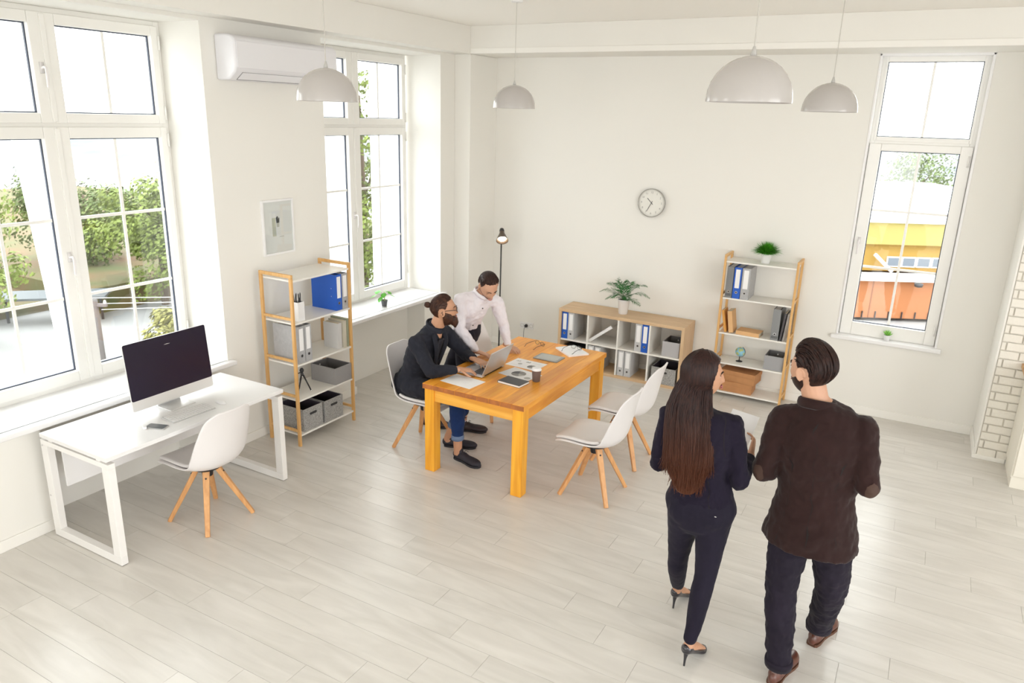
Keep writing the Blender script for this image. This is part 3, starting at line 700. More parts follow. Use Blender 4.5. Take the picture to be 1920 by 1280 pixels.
# laptop
t = thing('laptop', 'silver laptop the seated man types on', 'laptop', (1.90, -2.845, TZ), 0)
b = MB(); b.box(-.225, .012, -.178, .178, .004, .015)
obj('base', b, ALU, t, bevel=.003)
k = MB()
for r_ in range(5):
    for c_ in range(14): k.box(-.105 + r_ * .019, -.105 + r_ * .019 + .016, -.142 + c_ * .0205, -.142 + c_ * .0205 + .0175, .015, .0165)
o = obj('keys', k, M('laptop_keys', (.05, .05, .055), .5), t); o['kind'] = 'stuff'
obj('touchpad', MB().box(-.20, -.125, -.05, .05, .015, .0155), M('pad', (.5, .5, .51), .4, .3), t)
lid = Matrix.Translation((.008, 0, .014)) @ Matrix.Rotation(radians(23), 4, 'Y')
lo = obj('lid', MB().box(-.003, .004, -.178, .178, .0, .226, lid), ALU, t, bevel=.003)
obj('screen', MB().box(-.0036, -.003, -.170, .170, .010, .218, lid), M('laptop_screen', (.06, .07, .09), .15, emit=((.6, .7, .85), .35)), lo)
obj('hinge', MB().box(-.005, .012, -.14, .14, .006, .018), DARKM, t)

# ------------------------------------------------------------------ ladder shelves
def ladder_shelf(name, label, loc, rz, W, D, zs, Ht=1.5):
    """local X along the wall, back at Y=0, front at -D"""
    t = thing(name, label, 'shelf', loc, rz)
    for x in (-W / 2, W / 2 - .022):
        fr = MB(); fr.box(x, x + .022, -D, -D + .028, 0, Ht - .028); fr.box(x, x + .022, -.028, 0, 0, Ht - .028); fr.box(x, x + .022, -D, 0, Ht - .028, Ht)
        s = obj('side_frame', fr, BAMBOO, t, bevel=.003)
        for z in zs[1:]: obj('rung', MB().box(x + .002, x + .020, -D + .028, -.028, z + .024, z + .046), BAMBOO, s, bevel=.002)
    for z in zs: obj('shelf_board', MB().box(-W / 2 + .022, W / 2 - .022, -D + .004, -.004, z - .016, z), SHELFW, t, bevel=.002)
    return t
ladder_shelf('ladder_shelf', 'bamboo ladder shelf with white boards between left windows', (.085, -3.24, 0), radians(90), .71, .365, (1.452, 1.092, .732, .420, .105))
RSX = 3.453
ladder_shelf('ladder_shelf', 'bamboo ladder shelf beside the narrow right window', (RSX, -.02, 0), 0, .72, .285, (1.437, 1.062, .692, .372, .058), 1.5)

def binder(name, label, mat, loc, rz, group, w=.074, d=.285, h=.318, lab=True, style=0):
    t = thing(name, label, 'binder', loc, rz, group)
    obj('cover', bx_mb([(-w / 2, w / 2, 0, .004, 0, h), (-w / 2, -w / 2 + .003, .004, d, 0, h), (w / 2 - .003, w / 2, .004, d, 0, h)]), mat, t, bevel=.001)
    obj('page_block', MB().box(-w / 2 + .004, w / 2 - .02, .012, d - .01, .003, h - .012), PAPER, t)
    if lab: obj('spine_label', MB().box(-w * .30, w * .30, -.0012, 0, h * .34, h * .94), PAPER, t)
    rg = MB().lathe([(.013, -.002), (.013, .001), (.009, .001), (.009, -.002)], 16, mat=Matrix.Translation((0, -.001, h * .2)) @ Matrix.Rotation(pi / 2, 4, 'X'))
    obj('finger_ring', rg, CHROME if style != 2 else mat, t); obj('finger_hole', MB().lathe([(.009, 0), (.009, .0015)], 14, mat=Matrix.Translation((0, 0, h * .2)) @ Matrix.Rotation(pi / 2, 4, 'X')), BLACK, t)
    obj('rivet', bx_mb([(sx * (w / 2) - .001, sx * (w / 2) + .001, .05, .056, h * q, h * q + .006) for sx in (-1, 1) for q in (.38, .6)]), CHROME, t)
    return t
R90 = radians(90)
# left shelf: front faces +x, so local -Y -> world +x  (rz = 90)
G1 = 'binders on the left ladder shelf'
XF = .43
binder('ring_binder', 'blue binder on second board of the left ladder shelf', BLUE, (XF, -3.023, 1.092), R90, G1)
binder('ring_binder', 'grey binder beside the blue one, second board of left shelf', GREY, (XF, -2.945, 1.092), R90, G1)
binder('ring_binder', 'grey binder on the middle board, nearer the white desk', GREY, (XF, -3.498, .732), R90, G1)
binder('ring_binder', 'grey binder on the middle board of left shelf, inner of two', GREY, (XF, -3.418, .732), R90, G1)
# pencil cup
t = thing('pencil_cup', 'square white cup of black pens on the left ladder shelf', 'cup', (.385, -3.468, 1.092))
b = MB(); rectf = lambda m, x0, x1, y0, y1, tw, z0, z1: [m.box(x0, x1, y0, y0 + tw, z0, z1), m.box(x0, x1, y1 - tw, y1, z0, z1), m.box(x0, x0 + tw, y0 + tw, y1 - tw, z0, z1), m.box(x1 - tw, x1, y0 + tw, y1 - tw, z0, z1)]
rectf(b, -.036, .036, -.036, .036, .003, 0, .16); b.box(-.033, .033, -.033, .033, 0, .003)
obj('body', b, WHITE, t, bevel=.001)
r5 = random.Random(5)
for k in range(8):
    a = r5.uniform(0, 6.28); x, y = .02 * cos(a), .02 * sin(a); dx, dy = r5.uniform(-.02, .02), r5.uniform(-.02, .02); hh = r5.uniform(.20, .235)
    o = obj('pen', MB().tube([(x - dx * .3, y - dy * .3, .004), (x + dx * .6, y + dy * .6, hh - .012), (x + dx * .65, y + dy * .65, hh)], [.0045, .0048, .002], 8), BLACK, smooth=True)
    tag(o, 'black pen in the square white cup on the shelf', 'pen', 'black pens in the white cup', loc=(.385, -3.468, 1.092))
def book(name, label, mat, loc, rz, w, d, h, group=None, rx=0, pages=True):
    t = thing(name, label, 'book', loc, rz, group)
    if rx: t.rotation_euler = (0, rx, rz)
    obj('cover', bx_mb([(-w / 2, w / 2, 0, .003, 0, h), (-w / 2, -w / 2 + .0025, .003, d, 0, h), (w / 2 - .0025, w / 2, .003, d, 0, h)]), mat, t, bevel=.001)
    obj('page_block', MB().box(-w / 2 + .003, w / 2 - .003, .003, d - .004, .003, h - .003), M('aged_pages', (.60, .53, .40), .9), t)
    return t
WHB = M('pale_cover', (.62, .61, .60), .7); BEI = M('beige_cover', (.56, .52, .42), .8); GRN = M('sage_cover', (.30, .33, .24), .8)
book('book', 'pale grey book at the far end of left shelf middle board', WHB, (.415, -3.015, .732), R90 + .0, .05, .17, .235, 'books on the left ladder shelf')
book('book', 'beige book between pale book and side frame, left shelf', BEI, (.43, -2.962, .732), R90, .035, .18, .250, 'books on the left ladder shelf')
book('book', 'sage green book touching the far frame of left shelf', GRN, (.43, -2.926, .732), R90, .025, .19, .262, 'books on the left ladder shelf')

def open_box(name, label, mat, loc, rz, w, d, h, liner, cat='box', grip=None, group=None, tw=.006, taper=0):
    """w along X, d along Y, front at -Y; grip 'slot' or 'stud'"""
    t = thing(name, label, cat, loc, rz, group)
    b = MB(); x0, x1, y0, y1 = -w / 2, w / 2, -d / 2, d / 2
    rectf(b, x0, x1, y0, y1, tw, 0, h); b.box(x0 + tw, x1 - tw, y0 + tw, y1 - tw, 0, tw)
    obj('body', b, mat, t, bevel=.003)
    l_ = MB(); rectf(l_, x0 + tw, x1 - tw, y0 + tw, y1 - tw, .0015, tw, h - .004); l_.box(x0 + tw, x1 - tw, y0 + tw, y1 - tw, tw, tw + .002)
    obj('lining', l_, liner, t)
    if grip == 'slot':
        for y_ in (y0 - .0015, y1): obj('grip_slot', MB().prism(rrect(.085, .022, .010), .0015, Matrix.Translation((0, y_ + .0015, h * .72)) @ up), BLACK, t)
    if grip == 'stud':
        obj('stud', MB().lathe([(.008, 0), (.007, .003)], 12, mat=Matrix.Translation((0, y1 - tw - .002, h * .75)) @ up), WHITE, t)
        obj('stud', MB().lathe([(.008, 0), (.007, .003)], 12, mat=Matrix.Translation((x0 + tw + .002, 0, h * .75)) @ Matrix.Rotation(pi / 2, 4, 'Y')), WHITE, t)
    return t
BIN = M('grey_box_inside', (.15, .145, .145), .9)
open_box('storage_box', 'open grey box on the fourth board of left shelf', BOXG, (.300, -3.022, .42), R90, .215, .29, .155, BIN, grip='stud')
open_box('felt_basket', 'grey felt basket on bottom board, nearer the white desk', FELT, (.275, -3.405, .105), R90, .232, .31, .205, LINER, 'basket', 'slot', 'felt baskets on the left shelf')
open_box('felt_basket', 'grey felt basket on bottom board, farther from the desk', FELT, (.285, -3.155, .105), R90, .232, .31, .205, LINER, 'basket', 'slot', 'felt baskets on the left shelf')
# tripod
t = thing('mini_tripod', 'black mini tripod on the fourth board of left shelf', 'tripod', (.31, -3.395, .42), .3)
for k in range(3):
    a = k * 2 * pi / 3 + .4; l_ = obj('leg', MB().tube([(.01 * cos(a), .01 * sin(a), .15), (.07 * cos(a), .07 * sin(a), .006)], [.007, .0055], 8), BLACK, t, smooth=True); obj('foot', MB().ball((.072 * cos(a), .072 * sin(a), .006), .006, 8, 6), CHROME, l_)
obj('head', MB().lathe([(.012, .145), (.014, .165), (.009, .17), (.013, .178), (.019, .19), (.018, .20), (.010, .214)], 12), BLACK, t, smooth=True)
obj('lever', MB().tube([(0, 0, .18), (-.02, -.062, .176)], .005, 8), BLACK, t)
obj('clamp_ring', MB().lathe([(.010, .135), (.010, .147)], 10), CHROME, t)

# right shelf
G2 = 'binders on the right ladder shelf'; YF = -.292
def RS(x, z): return (x, YF, z)
b_ = binder('ring_binder', 'dark grey slotted binder at top left of right shelf', DGREY, RS(3.165, 1.062), 0, G2, w=.068, lab=False)
obj('vent_slots', bx_mb([(-.024 + k * .009, -.020 + k * .009, -.0012, 0, .02, .045) for k in range(6)]), BLACK, b_)
binder('ring_binder', 'blue binder between two grey ones on right shelf', BLUE, RS(3.242, 1.062), 0, G2)
binder('ring_binder', 'light grey labelled binder right of the blue one, right shelf', GREY, RS(3.324, 1.062), 0, G2, w=.08)
TAN = M('tan_cover', (.70, .42, .20), .7); OCH = M('ochre_cover', (.66, .32, .07), .7)
q = book('book', 'narrow ochre book leaning at left of right shelf', OCH, RS(3.205, .692), 0, .022, .17, .232); q.rotation_euler = (0, radians(-12), 0); q.location = (3.178, -.285, .697)
q = book('book', 'thick tan book leaning beside the ochre book', TAN, RS(3.26, .692), 0, .045, .17, .225); q.rotation_euler = (0, radians(-9), 0); q.location = (3.235, -.285, .699)
q = book('book', 'tan book lying flat on the right shelf', TAN, RS(3.4, .692), 0, .04, .17, .235); q.rotation_euler = (0, radians(90), radians(-4)); q.location = (3.285, -.28, .712)
b_ = binder('ring_binder', 'dark grey slotted binder at right end of third board', M('mid_grey_board', (.24, .245, .25), .5), RS(3.665, .692), 0, G2, lab=False)
obj('vent_slots', bx_mb([(-.028 + k * .009, -.024 + k * .009, -.0012, 0, .02, .045) for k in range(7)]), BLACK, b_)
book('magazine', 'dark magazine leaning against the right frame of shelf', M('dark_glossy', (.06, .055, .06), .3), RS(3.722, .692), 0, .02, .21, .29).rotation_euler = (0, radians(5), 0)
book('magazine', 'grey magazine squeezed in beside the dark magazine', M('grey_glossy', (.30, .28, .26), .3, var=.3, vscale=12), RS(3.752, .692), 0, .018, .21, .285).rotation_euler = (0, radians(5), 0)
# globe
t = thing('desk_globe', 'small blue globe on black stand on the right shelf', 'globe', (3.33, -.165, .372))
gm = M('globe_sea', (.22, .48, .62), .35, col2=(.30, .56, .68), vscale=6)
obj('ball', MB().ball((0, 0, .105), .050, 28, 18), gm, t, smooth=True)
ld = MB()
r6 = random.Random(4)
for c_ in ((.5, -.6, .75), (.1, -.8, .45), (-.7, -.4, .5), (-.3, -.85, -.2), (.75, -.4, -.2), (0, -.2, .95)):
    c0 = V(c_).normalized(); a1 = c0.orthogonal().normalized(); a2 = c0.cross(a1); nn = 10
    rr = [r6.uniform(.2, .42) for _ in range(nn)]
    pts = [((c0 + a1 * rr[k] * cos(2 * pi * k / nn) + a2 * rr[k] * sin(2 * pi * k / nn)).normalized() * .0506) + V((0, 0, .105)) for k in range(nn)]
    ld.add([c0 * .0512 + V((0, 0, .105))] + pts, [(0, 1 + k, 1 + (k + 1) % nn) for k in range(nn)])
obj('continents', ld, M('globe_land', (.45, .50, .18), .5), t)
obj('meridian', MB().tube([(.058 * sin(a) * .9, .0, .105 + .058 * cos(a)) for a in [radians(20 + 150 * k / 12) for k in range(13)]], .0022, 6), BLACK, t)
obj('base', MB().lathe([(.034, 0), (.035, .004), (.014, .010), (.006, .016), (.005, .050), (.010, .056)], 20), BLACK, t, smooth=True)
open_box('storage_box', 'open grey box on the fourth board of right shelf', M('grey_box_light', (.33, .33, .34), .85), (3.690, -.165, .372), 0, .185, .235, .150, BIN, grip='stud')
def carton(label, loc, rz, w, d, h):
    t = thing('cardboard_box', label, 'box', loc, rz, 'brown boxes on the right shelf')
    obj('body', MB().box(-w / 2, w / 2, -d / 2, d / 2, 0, h * .97), CARD, t, bevel=.002)
    obj('lid', MB().box(-w / 2 - .004, w / 2 + .004, -d / 2 - .004, d / 2 + .004, h * .62, h), CARD, t, bevel=.002)
carton('brown lidded cardboard box, lower of the two on right shelf', (3.345, -.165, .058), 0, .33, .225, .112)
carton('brown lidded cardboard box lying on top of another one', (3.365, -.160, .170), radians(-6), .36, .235, .118)
# grass plant
def pot(t, r0, r1, h, mat, z=0, soil=True):
    obj('pot', MB().lathe([(r0, z), (r0 + .002, z + .002), (r1 - .001, z + h - .012), (r1 + .002, z + h - .010), (r1 + .002, z + h), (r1 - .003, z + h), (r1 - .005, z + h - .012), (.0, z + h - .014)], 24), mat, t, smooth=True)
    if soil: obj('soil', MB().lathe([(r1 - .004, z + h - .010), (0, z + h - .006)], 16), SOIL, t)
t = thing('potted_grass', 'bushy green grass plant in white pot on right shelf', 'plant', (3.47, -.175, 1.437))
pot(t, .040, .053, .095, WHITE)
g = MB(); r7 = random.Random(9)
for k in range(1300):
    a = r7.uniform(0, 2 * pi); el = r7.uniform(.03, 1.0) ** .9; L = r7.uniform(.10, .165); r0 = r7.uniform(0, .035)
    d = V((cos(a) * cos(el * 1.45), sin(a) * cos(el * 1.45), sin(el * 1.45) * .85)); p0 = V((cos(a) * r0, sin(a) * r0, .088)); p1 = p0 + d * L * .55 + V((0, 0, .012)); p2 = p0 + d * L - V((0, 0, .012 * (1 - el)))
    s_ = V((-sin(a), cos(a), r7.uniform(-.4, .4))).normalized() * r7.uniform(.0018, .003)
    g.add([p0 - s_, p0 + s_, p1 + s_, p1 - s_, p2], [(0, 1, 2, 3), (3, 2, 4)])
o = obj('grass_blades', g, GRASSG, t); o['kind'] = 'stuff'

# ------------------------------------------------------------------ cube shelf
t = thing('cube_shelf', 'low light oak cube shelf with white dividers at back wall', 'shelf', (0, 0, 0))
X0c, X1c = 1.326, 2.790; yb, yf = -.02, -.402
tk = .034
obj('top_panel', MB().box(X0c, X1c, yf, yb, .70 - tk, .70), OAK, t, bevel=.002)
obj('bottom_panel', MB().box(X0c + tk, X1c - tk, yf, yb, 0.0, tk), OAK, t, bevel=.002)
for x in (X0c, X1c - tk): obj('side_panel', MB().box(x, x + tk, yf, yb, 0, .70 - tk), wood('light_oak_upright', (0.56, 0.38, 0.22), (0.66, 0.47, 0.29), .5, (8, 8, .7), 1.5, 3) if 'light_oak_upright' not in MATS else MATS['light_oak_upright'], t, bevel=.002)
for x in (1.688, 2.049, 2.412): obj('divider', MB().box(x - .009, x + .009, yf + .004, yb, tk, .70 - tk), SHELFW, t, bevel=.001)
for xa, xb_ in ((X0c + tk, 1.679), (1.697, 2.040), (2.058, 2.403), (2.421, X1c - tk)): obj('shelf_board', MB().box(xa, xb_, yf + .004, yb, .332, .350), SHELFW, t, bevel=.001)
obj('wall_hook', MB().lathe([(.012, 0), (.012, .02)], 12, mat=Matrix.Translation((X0c - .0, yf + .06, .60)) @ Matrix.Rotation(-pi / 2, 4, 'Y')), DARKM, t)
G3 = 'binders in the cube shelf'; YC = -.388
binder('ring_binder', 'blue binder in the top left cube', BLUE, (1.400, YC, .350), 0, G3, h=.310)
binder('ring_binder', 'grey binder beside the blue one in top left cube', LGREY, (1.477, YC, .350), 0, G3, h=.310)
binder('ring_binder', 'grey binder left of the blue one in third top cube', LGREY, (2.284, YC, .350), 0, G3, h=.310)
binder('ring_binder', 'blue binder against the divider in third top cube', BLUE, (2.360, YC, .350), 0, G3, h=.310)
binder('ring_binder', 'left grey binder in the second lower cube', LGREY, (1.738, YC, tk), 0, G3, h=.285)
binder('ring_binder', 'right grey binder in the second lower cube', LGREY, (1.820, YC, tk), 0, G3, h=.285)
binder('ring_binder', 'left grey binder in the third lower cube', LGREY, (2.103, YC, tk), 0, G3, h=.290)
binder('ring_binder', 'right grey binder in the third lower cube', LGREY, (2.184, YC, tk), 0, G3, h=.290)
t = thing('magazine_file', 'white folder leaning diagonally in second top cube', 'folder', (1.712, YC + .02, .352))
rot = Matrix.Rotation(radians(-38), 4, 'Y')
ob = MB()
for q in ((0, .33, 0, .25, 0, .003), (0, .33, 0, .25, .030, .033), (0, .33, 0, .003, .003, .030), (0.0, .003, .003, .25, .003, .030)): ob.box(*q, mat=rot)
obj('cover', ob, WHITE, t); obj('page_block', MB().box(.01, .31, .006, .245, .004, .022, rot), PAPER, t)
t = thing('flat_box', 'flat black box in the lower left cube', 'box', (1.53, -.23, tk))
obj('body', MB().box(-.14, .13, -.12, .12, 0, .215), M('black_card', (.03, .03, .033), .6), t, bevel=.002); obj('lid', MB().box(-.143, .133, -.123, .123, .18, .222), MATS['black_card'], t, bevel=.002)
open_box('storage_box', 'open light grey box in the top right cube', M('pale_grey_fabric', (.42, .41, .42), .85), (2.650, -.245, .350), 0, .19, .27, .165, BIN, grip='stud')
open_box('felt_basket', 'grey felt basket in the lower right cube', FELT, (2.598, -.245, tk), 0, .27, .31, .185, LINER, 'basket', 'slot')
# palm
t = thing('potted_palm', 'feathery green palm in tall white pot on cube shelf', 'plant', (2.025, -.215, .70))
pot(t, .047, .066, .165, WHITE)
r8 = random.Random(21)
fr_ = [(-1.0, .02, .29, .165), (-.75, -.25, .20, .07), (-.15, -.1, .07, .30), (.1, -.25, .02, .20), (.95, .03, .285, .17), (.85, -.25, .22, .05), (.45, .2, .15, .24), (-.45, .3, .16, .22), (.75, .1, .24, .25), (-.9, .15, .22, .22), (.3, -.35, .12, .12), (-.35, -.35, .14, .13), (.1, .3, .1, .25)]
for dx, dy, L, hz in fr_:
    f = MB(); d = V((dx, dy, 0)).normalized() if dx or dy else V((1, 0, 0))
    pts = []
    for i in range(13):
        u = i / 12; pts.append(V((0, 0, .150)) + d * L * u + V((0, 0, hz * 1.14 * (1.6 * u - .6 * u * u * 1.6) * (1 if hz > .1 else 1.2) - (.06 * u ** 3 if hz < .2 else 0))))
    f.tube(pts, [.0022 - .0015 * i / 12 for i in range(13)], 5)
    for i in range(2, 13):
        u = i / 12; tn = (pts[min(i + 1, 12)] - pts[i - 1]).normalized(); sd = tn.cross(V((0, 0, 1))).normalized() if abs(tn.z) < .95 else V((1, 0, 0))
        for sg in (-1, 1):
            for hh in (0, .5):
                c_ = pts[i] - tn * hh * L / 14; ll = .085 * sin(pi * min(.97, u * .85 + .12)) + .012
                e = c_ + (sd * sg * .8 + tn * .65 + V((0, 0, r8.uniform(-.35, .05)))).normalized() * ll; m_ = (c_ + e) / 2 + V((0, 0, .006)); q = tn * .0045
                f.add([c_, m_ + q, e, m_ - q], [(0, 1, 2, 3)])
    o = obj('frond', f, PALMG, t)

# plant on the left sill (glossy leaves, dark grey pot)
t = thing('potted_plant', 'leafy green plant in small grey pot on second window sill', 'plant', (-.105, -1.745, .782))
pot(t, .024, .035, .07, M('grey_pot', (.14, .14, .15), .6))
obj('stem', MB().tube([(0, 0, .055), (.004, 0, .10), (-.01, .01, .16)], [.005, .004, .003], 8, smooth=3), M('pale_stem', (.45, .5, .2), .6), t, smooth=True)
def leaf(px, py, pz, a, dr, L, W_, tip=0):
    f = MB(); b0 = V((0, 0, .10)); c_ = V((px, py, pz)); d = V((cos(a), sin(a), dr)).normalized(); s_ = V((-sin(a), cos(a), .15)).normalized(); n_ = d.cross(s_)
    vs = []; K = 8
    for i in range(K + 1):
        u = i / K; wv = W_ * (sin(pi * u ** .75)) ** .9 if 0 < u < 1 else 0; c0 = c_ + d * L * u - V((0, 0, .018 * u * u))
        vs += [c0 - s_ * wv - n_ * .006 * (wv / W_), c0, c0 + s_ * wv - n_ * .006 * (wv / W_)]
    fs = []
    for i in range(K): fs += [(3 * i, 3 * i + 1, 3 * i + 4, 3 * i + 3), (3 * i + 1, 3 * i + 2, 3 * i + 5, 3 * i + 4)]
    f.add(vs, fs); f.tube([b0, (b0 + c_) / 2 + V((0, 0, .012)), c_], .0016, 5, smooth=3)
    obj('leaf', f, M('glossy_leaf', (.10, .42, .03), .3, var=.25, vscale=25), t, smooth=True)
for q in ((-.05, -.03, .175, -1.2, -.1, .075, .036), (-.055, -.06, .135, -2.2, -.3, .08, .028), (-.005, -.045, .115, -1.4, -.7, .065, .028), (.0, -.01, .15, -.9, -.5, .06, .030), (.02, .06, .125, 1.2, -.35, .085, .022), (-.03, .05, .155, 1.6, .0, .06, .022), (.03, .02, .165, .3, -.2, .05, .026)): leaf(*q)
# succulent on right sill
t = thing('potted_succulent', 'tiny succulent in white pot on the narrow window sill', 'plant', (4.656, .018, .785))
pot(t, .022, .030, .055, WHITE)
for k in range(14):
    a = k * 2.4; e = .5 + .9 * (k / 14); f = MB(); d = V((cos(a) * cos(e), sin(a) * cos(e), sin(e)))
    f.tube([V((0, 0, .048)), V((0, 0, .048)) + d * .03, V((0, 0, .052)) + d * .055], [.004, .006, .0008], 6, smooth=2); obj('leaf', f, M('succulent_green', (.22, .52, .08), .5), t, smooth=True)

# ------------------------------------------------------------------ wall things
t = thing('wall_clock', 'round white wall clock with thin metal rim', 'clock', (2.184, 0, 1.916))
cu_ = Matrix.Rotation(pi / 2, 4, 'X')
obj('rim', MB().lathe([(.150, 0), (.152, .034), (.149, .037), (.145, .034), (.145, .02)], 48, mat=cu_, cap=False), M('clock_rim', (.42, .41, .38), .3, .6), t, smooth=True)
obj('face', MB().lathe([(.146, .0), (.145, .022), (0, .0225)], 48, mat=cu_), M('clock_face', (.76, .75, .70), .5), t)
FM = Matrix.Translation((0, -.0235, 0))
for hnm, an, L, wd in (('hour_hand', 315, .068, .006), ('minute_hand', 207, .104, .0045)):
    a = radians(an); m_ = FM @ Matrix.Rotation(a, 4, 'Y'); obj(hnm, MB().box(-wd / 2, wd / 2, -.001 if hnm[0] == 'h' else -.003, .0005 if hnm[0] == 'h' else -.002, -.022, L, m_), DARKM, t)
NUM = M('clock_ink', (.33, .32, .31), .7)
for k in range(1, 13):
    cu = bpy.data.curves.new('numeral', 'FONT'); cu.body = str(k); cu.size = .030; cu.align_x = 'CENTER'; cu.align_y = 'CENTER'; cu.extrude = .0004; cu.materials.append(NUM)
    a = radians(30 * k); oc = bpy.data.objects.new('numeral', cu); me_ = bpy.data.meshes.new_from_object(oc); o = bpy.data.objects.new('numeral', me_); COL.objects.link(o); o.parent = t; o.location = (.112 * sin(a), -.0232, .112 * cos(a)); o.rotation_euler = (pi / 2, 0, 0)
tk_ = MB()
for k in range(60):
    tk_.box(-.0006, .0006, -.0240, -.0225, .132, .139, Matrix.Rotation(radians(6 * k), 4, 'Y'))
o = obj('minute_marks', tk_, NUM, t); o['kind'] = 'stuff'
t = thing('picture_frame', 'small white framed cactus print between the left windows', 'picture', (0, -3.275, 1.812), R90)
b = MB(); rectframe(b, -.175, .175, -.232, .232, -.158, .158, -.215, .215, -.020, 0)
obj('frame', b, WHITE, t, bevel=.002)
obj('print', MB().box(-.158, .158, -.008, -.004, -.215, .215), M('print_paper', (.80, .78, .775), .7), t)
cz = MB()
for pts in ([(-.016, -.01), (.014, -.01), (.018, .03), (.010, .035), (.006, .012), (.002, .045), (-.008, .047), (-.020, .032)],): cz.prism([(x, z + .045) for x, z in pts], .0015, Matrix.Translation((0, -.008, 0)) @ up)
obj('cactus_motif', cz, M('cactus_ink', (.06, .055, .05), .8), t)
obj('pot_motif', MB().prism([(-.013, .0), (.012, .0), (.014, .034), (-.016, .034)], .001, Matrix.Translation((0, -.008, 0)) @ up), M('pot_ink', (.54, .52, .47), .8), t)
obj('colour_band', MB().box(-.065, -.025, -.0092, -.008, -.075, .08), M('band_ink', (.54, .53, .42), .8), t)
obj('text_line', MB().box(.01, .06, -.0092, -.008, -.085, -.081), M('caption_ink', (.45, .44, .42), .8), t)
obj('glazing', MB().box(-.158, .158, -.013, -.011, -.215, .215), GLASS, t)
# air conditioner
t = thing('air_conditioner', 'white wall air conditioner above the left windows pier', 'air conditioner', (0, -3.235, 2.97), R90)
prof = [(0, .0), (0, .325), (-.06, .325), (-.12, .323), (-.17, .313), (-.20, .295), (-.212, .27), (-.214, .10), (-.20, .055), (-.13, .006), (-.10, 0)]
n_ = len(prof); vs = [(-.545, y, z) for y, z in prof] + [(.545, y, z) for y, z in prof]
obj('body', MB().add(vs, [tuple(range(n_)), tuple(range(2 * n_ - 1, n_ - 1, -1))] + [(i, i + n_, (i + 1) % n_ + n_, (i + 1) % n_) for i in range(n_)]), M('ac_plastic', (.75, .745, .775), .3), t, bevel=.018, seg=4)
obj('front_panel', MB().box(-.528, .528, -.219, -.212, .085, .272), MATS['ac_plastic'], t, bevel=.003)
obj('louver', MB().frustum((-.47, -.170, .032), (.47, -.170, .032), .038, .003, .038, .003, side=(0, -.75, .55)), MATS['ac_plastic'], t, bevel=.001)
obj('louver_gap', MB().frustum((-.475, -.166, .030), (.475, -.166, .030), .044, .001, .044, .001, side=(0, -.75, .55)), M('ac_gap', (.25, .25, .26), .6), t)
obj('indicator', MB().box(.40, .44, -.221, -.218, .12, .124), GREY, t)
# sockets
for x, z, l_ in ((.645, .296, 'left'), (.708, .298, 'middle'), (.771, .300, 'right')):
    t = thing('wall_socket', 'white wall socket, %s of three beside the floor lamp' % l_, 'socket', (x, 0, z), 0, 'sockets on the back wall')
    obj('plate', MB().box(-.031, .031, -.009, 0, -.04, .04), WHITE, t, bevel=.003)
    obj('socket_well', MB().lathe([(.024, .0), (.024, .011), (.020, .011), (.019, .006), (0, .006)], 20, mat=cu_), M('socket_shadow', (.55, .54, .52), .5), t)
    if l_ != 'middle': obj('pin_hole', bx_mb([(-.011, -.007, -.0075, -.005, -.002, .002), (.007, .011, -.0075, -.005, -.002, .002)]), BLACK, t)
t = thing('power_plug', 'black plug with cable in the middle wall socket', 'plug', (.706, -.010, .298))
obj('plug_body', MB().lathe([(.020, 0), (.019, .022), (.010, .035)], 14, mat=cu_), BLACK, t, smooth=True)
obj('cable', MB().tube([(0, -.035, -.005), (-.008, -.05, -.06), (-.015, -.05, -.27), (-.05, -.07, -.292), (-.2, -.3, -.293)], .003, 6, smooth=5), BLACK, t, smooth=True)
# floor lamp
t = thing('floor_lamp', 'thin black floor lamp with lit cone shade in corner', 'floor lamp', (.545, -.40, 0))
obj('base', MB().lathe([(.125, 0), (.125, .012), (.02, .02), (.012, .03)], 28), BLACK, t, smooth=True)
obj('pole', MB().lathe([(.0085, .02), (.0085, 1.50)], 10), BLACK, t, smooth=True)
dirv = V((.42, -.62, -.70)).normalized(); hp = V((.01, -.01, 1.49))
m_ = Matrix.Translation(hp) @ dirv.to_track_quat('Z', 'Y').to_matrix().to_4x4()
sh = obj('lamp_shade', MB().lathe([(.026, 0), (.032, .03), (.045, .06), (.068, .125), (.070, .128), (.066, .125), (.042, .062), (.028, .03)], 28, mat=m_, cap=False), M('shade_brown', (.075, .045, .025), .35), t, smooth=True)
obj('socket_cap', MB().lathe([(.0, -.045), (.022, -.04), (.028, -.02), (.028, .004)], 20, mat=m_), BLACK, t, smooth=True)
obj('bulb', MB().ball(m_ @ V((0, 0, .085)), .042, 16, 10), M('bulb_glow', (1, .95, .85), .5, emit=((1.0, .93, .78), 14)), t, smooth=True)
obj('pivot_knob', MB().ball(hp + V((0, 0, .0)), .018, 10, 8), DARKM, t)
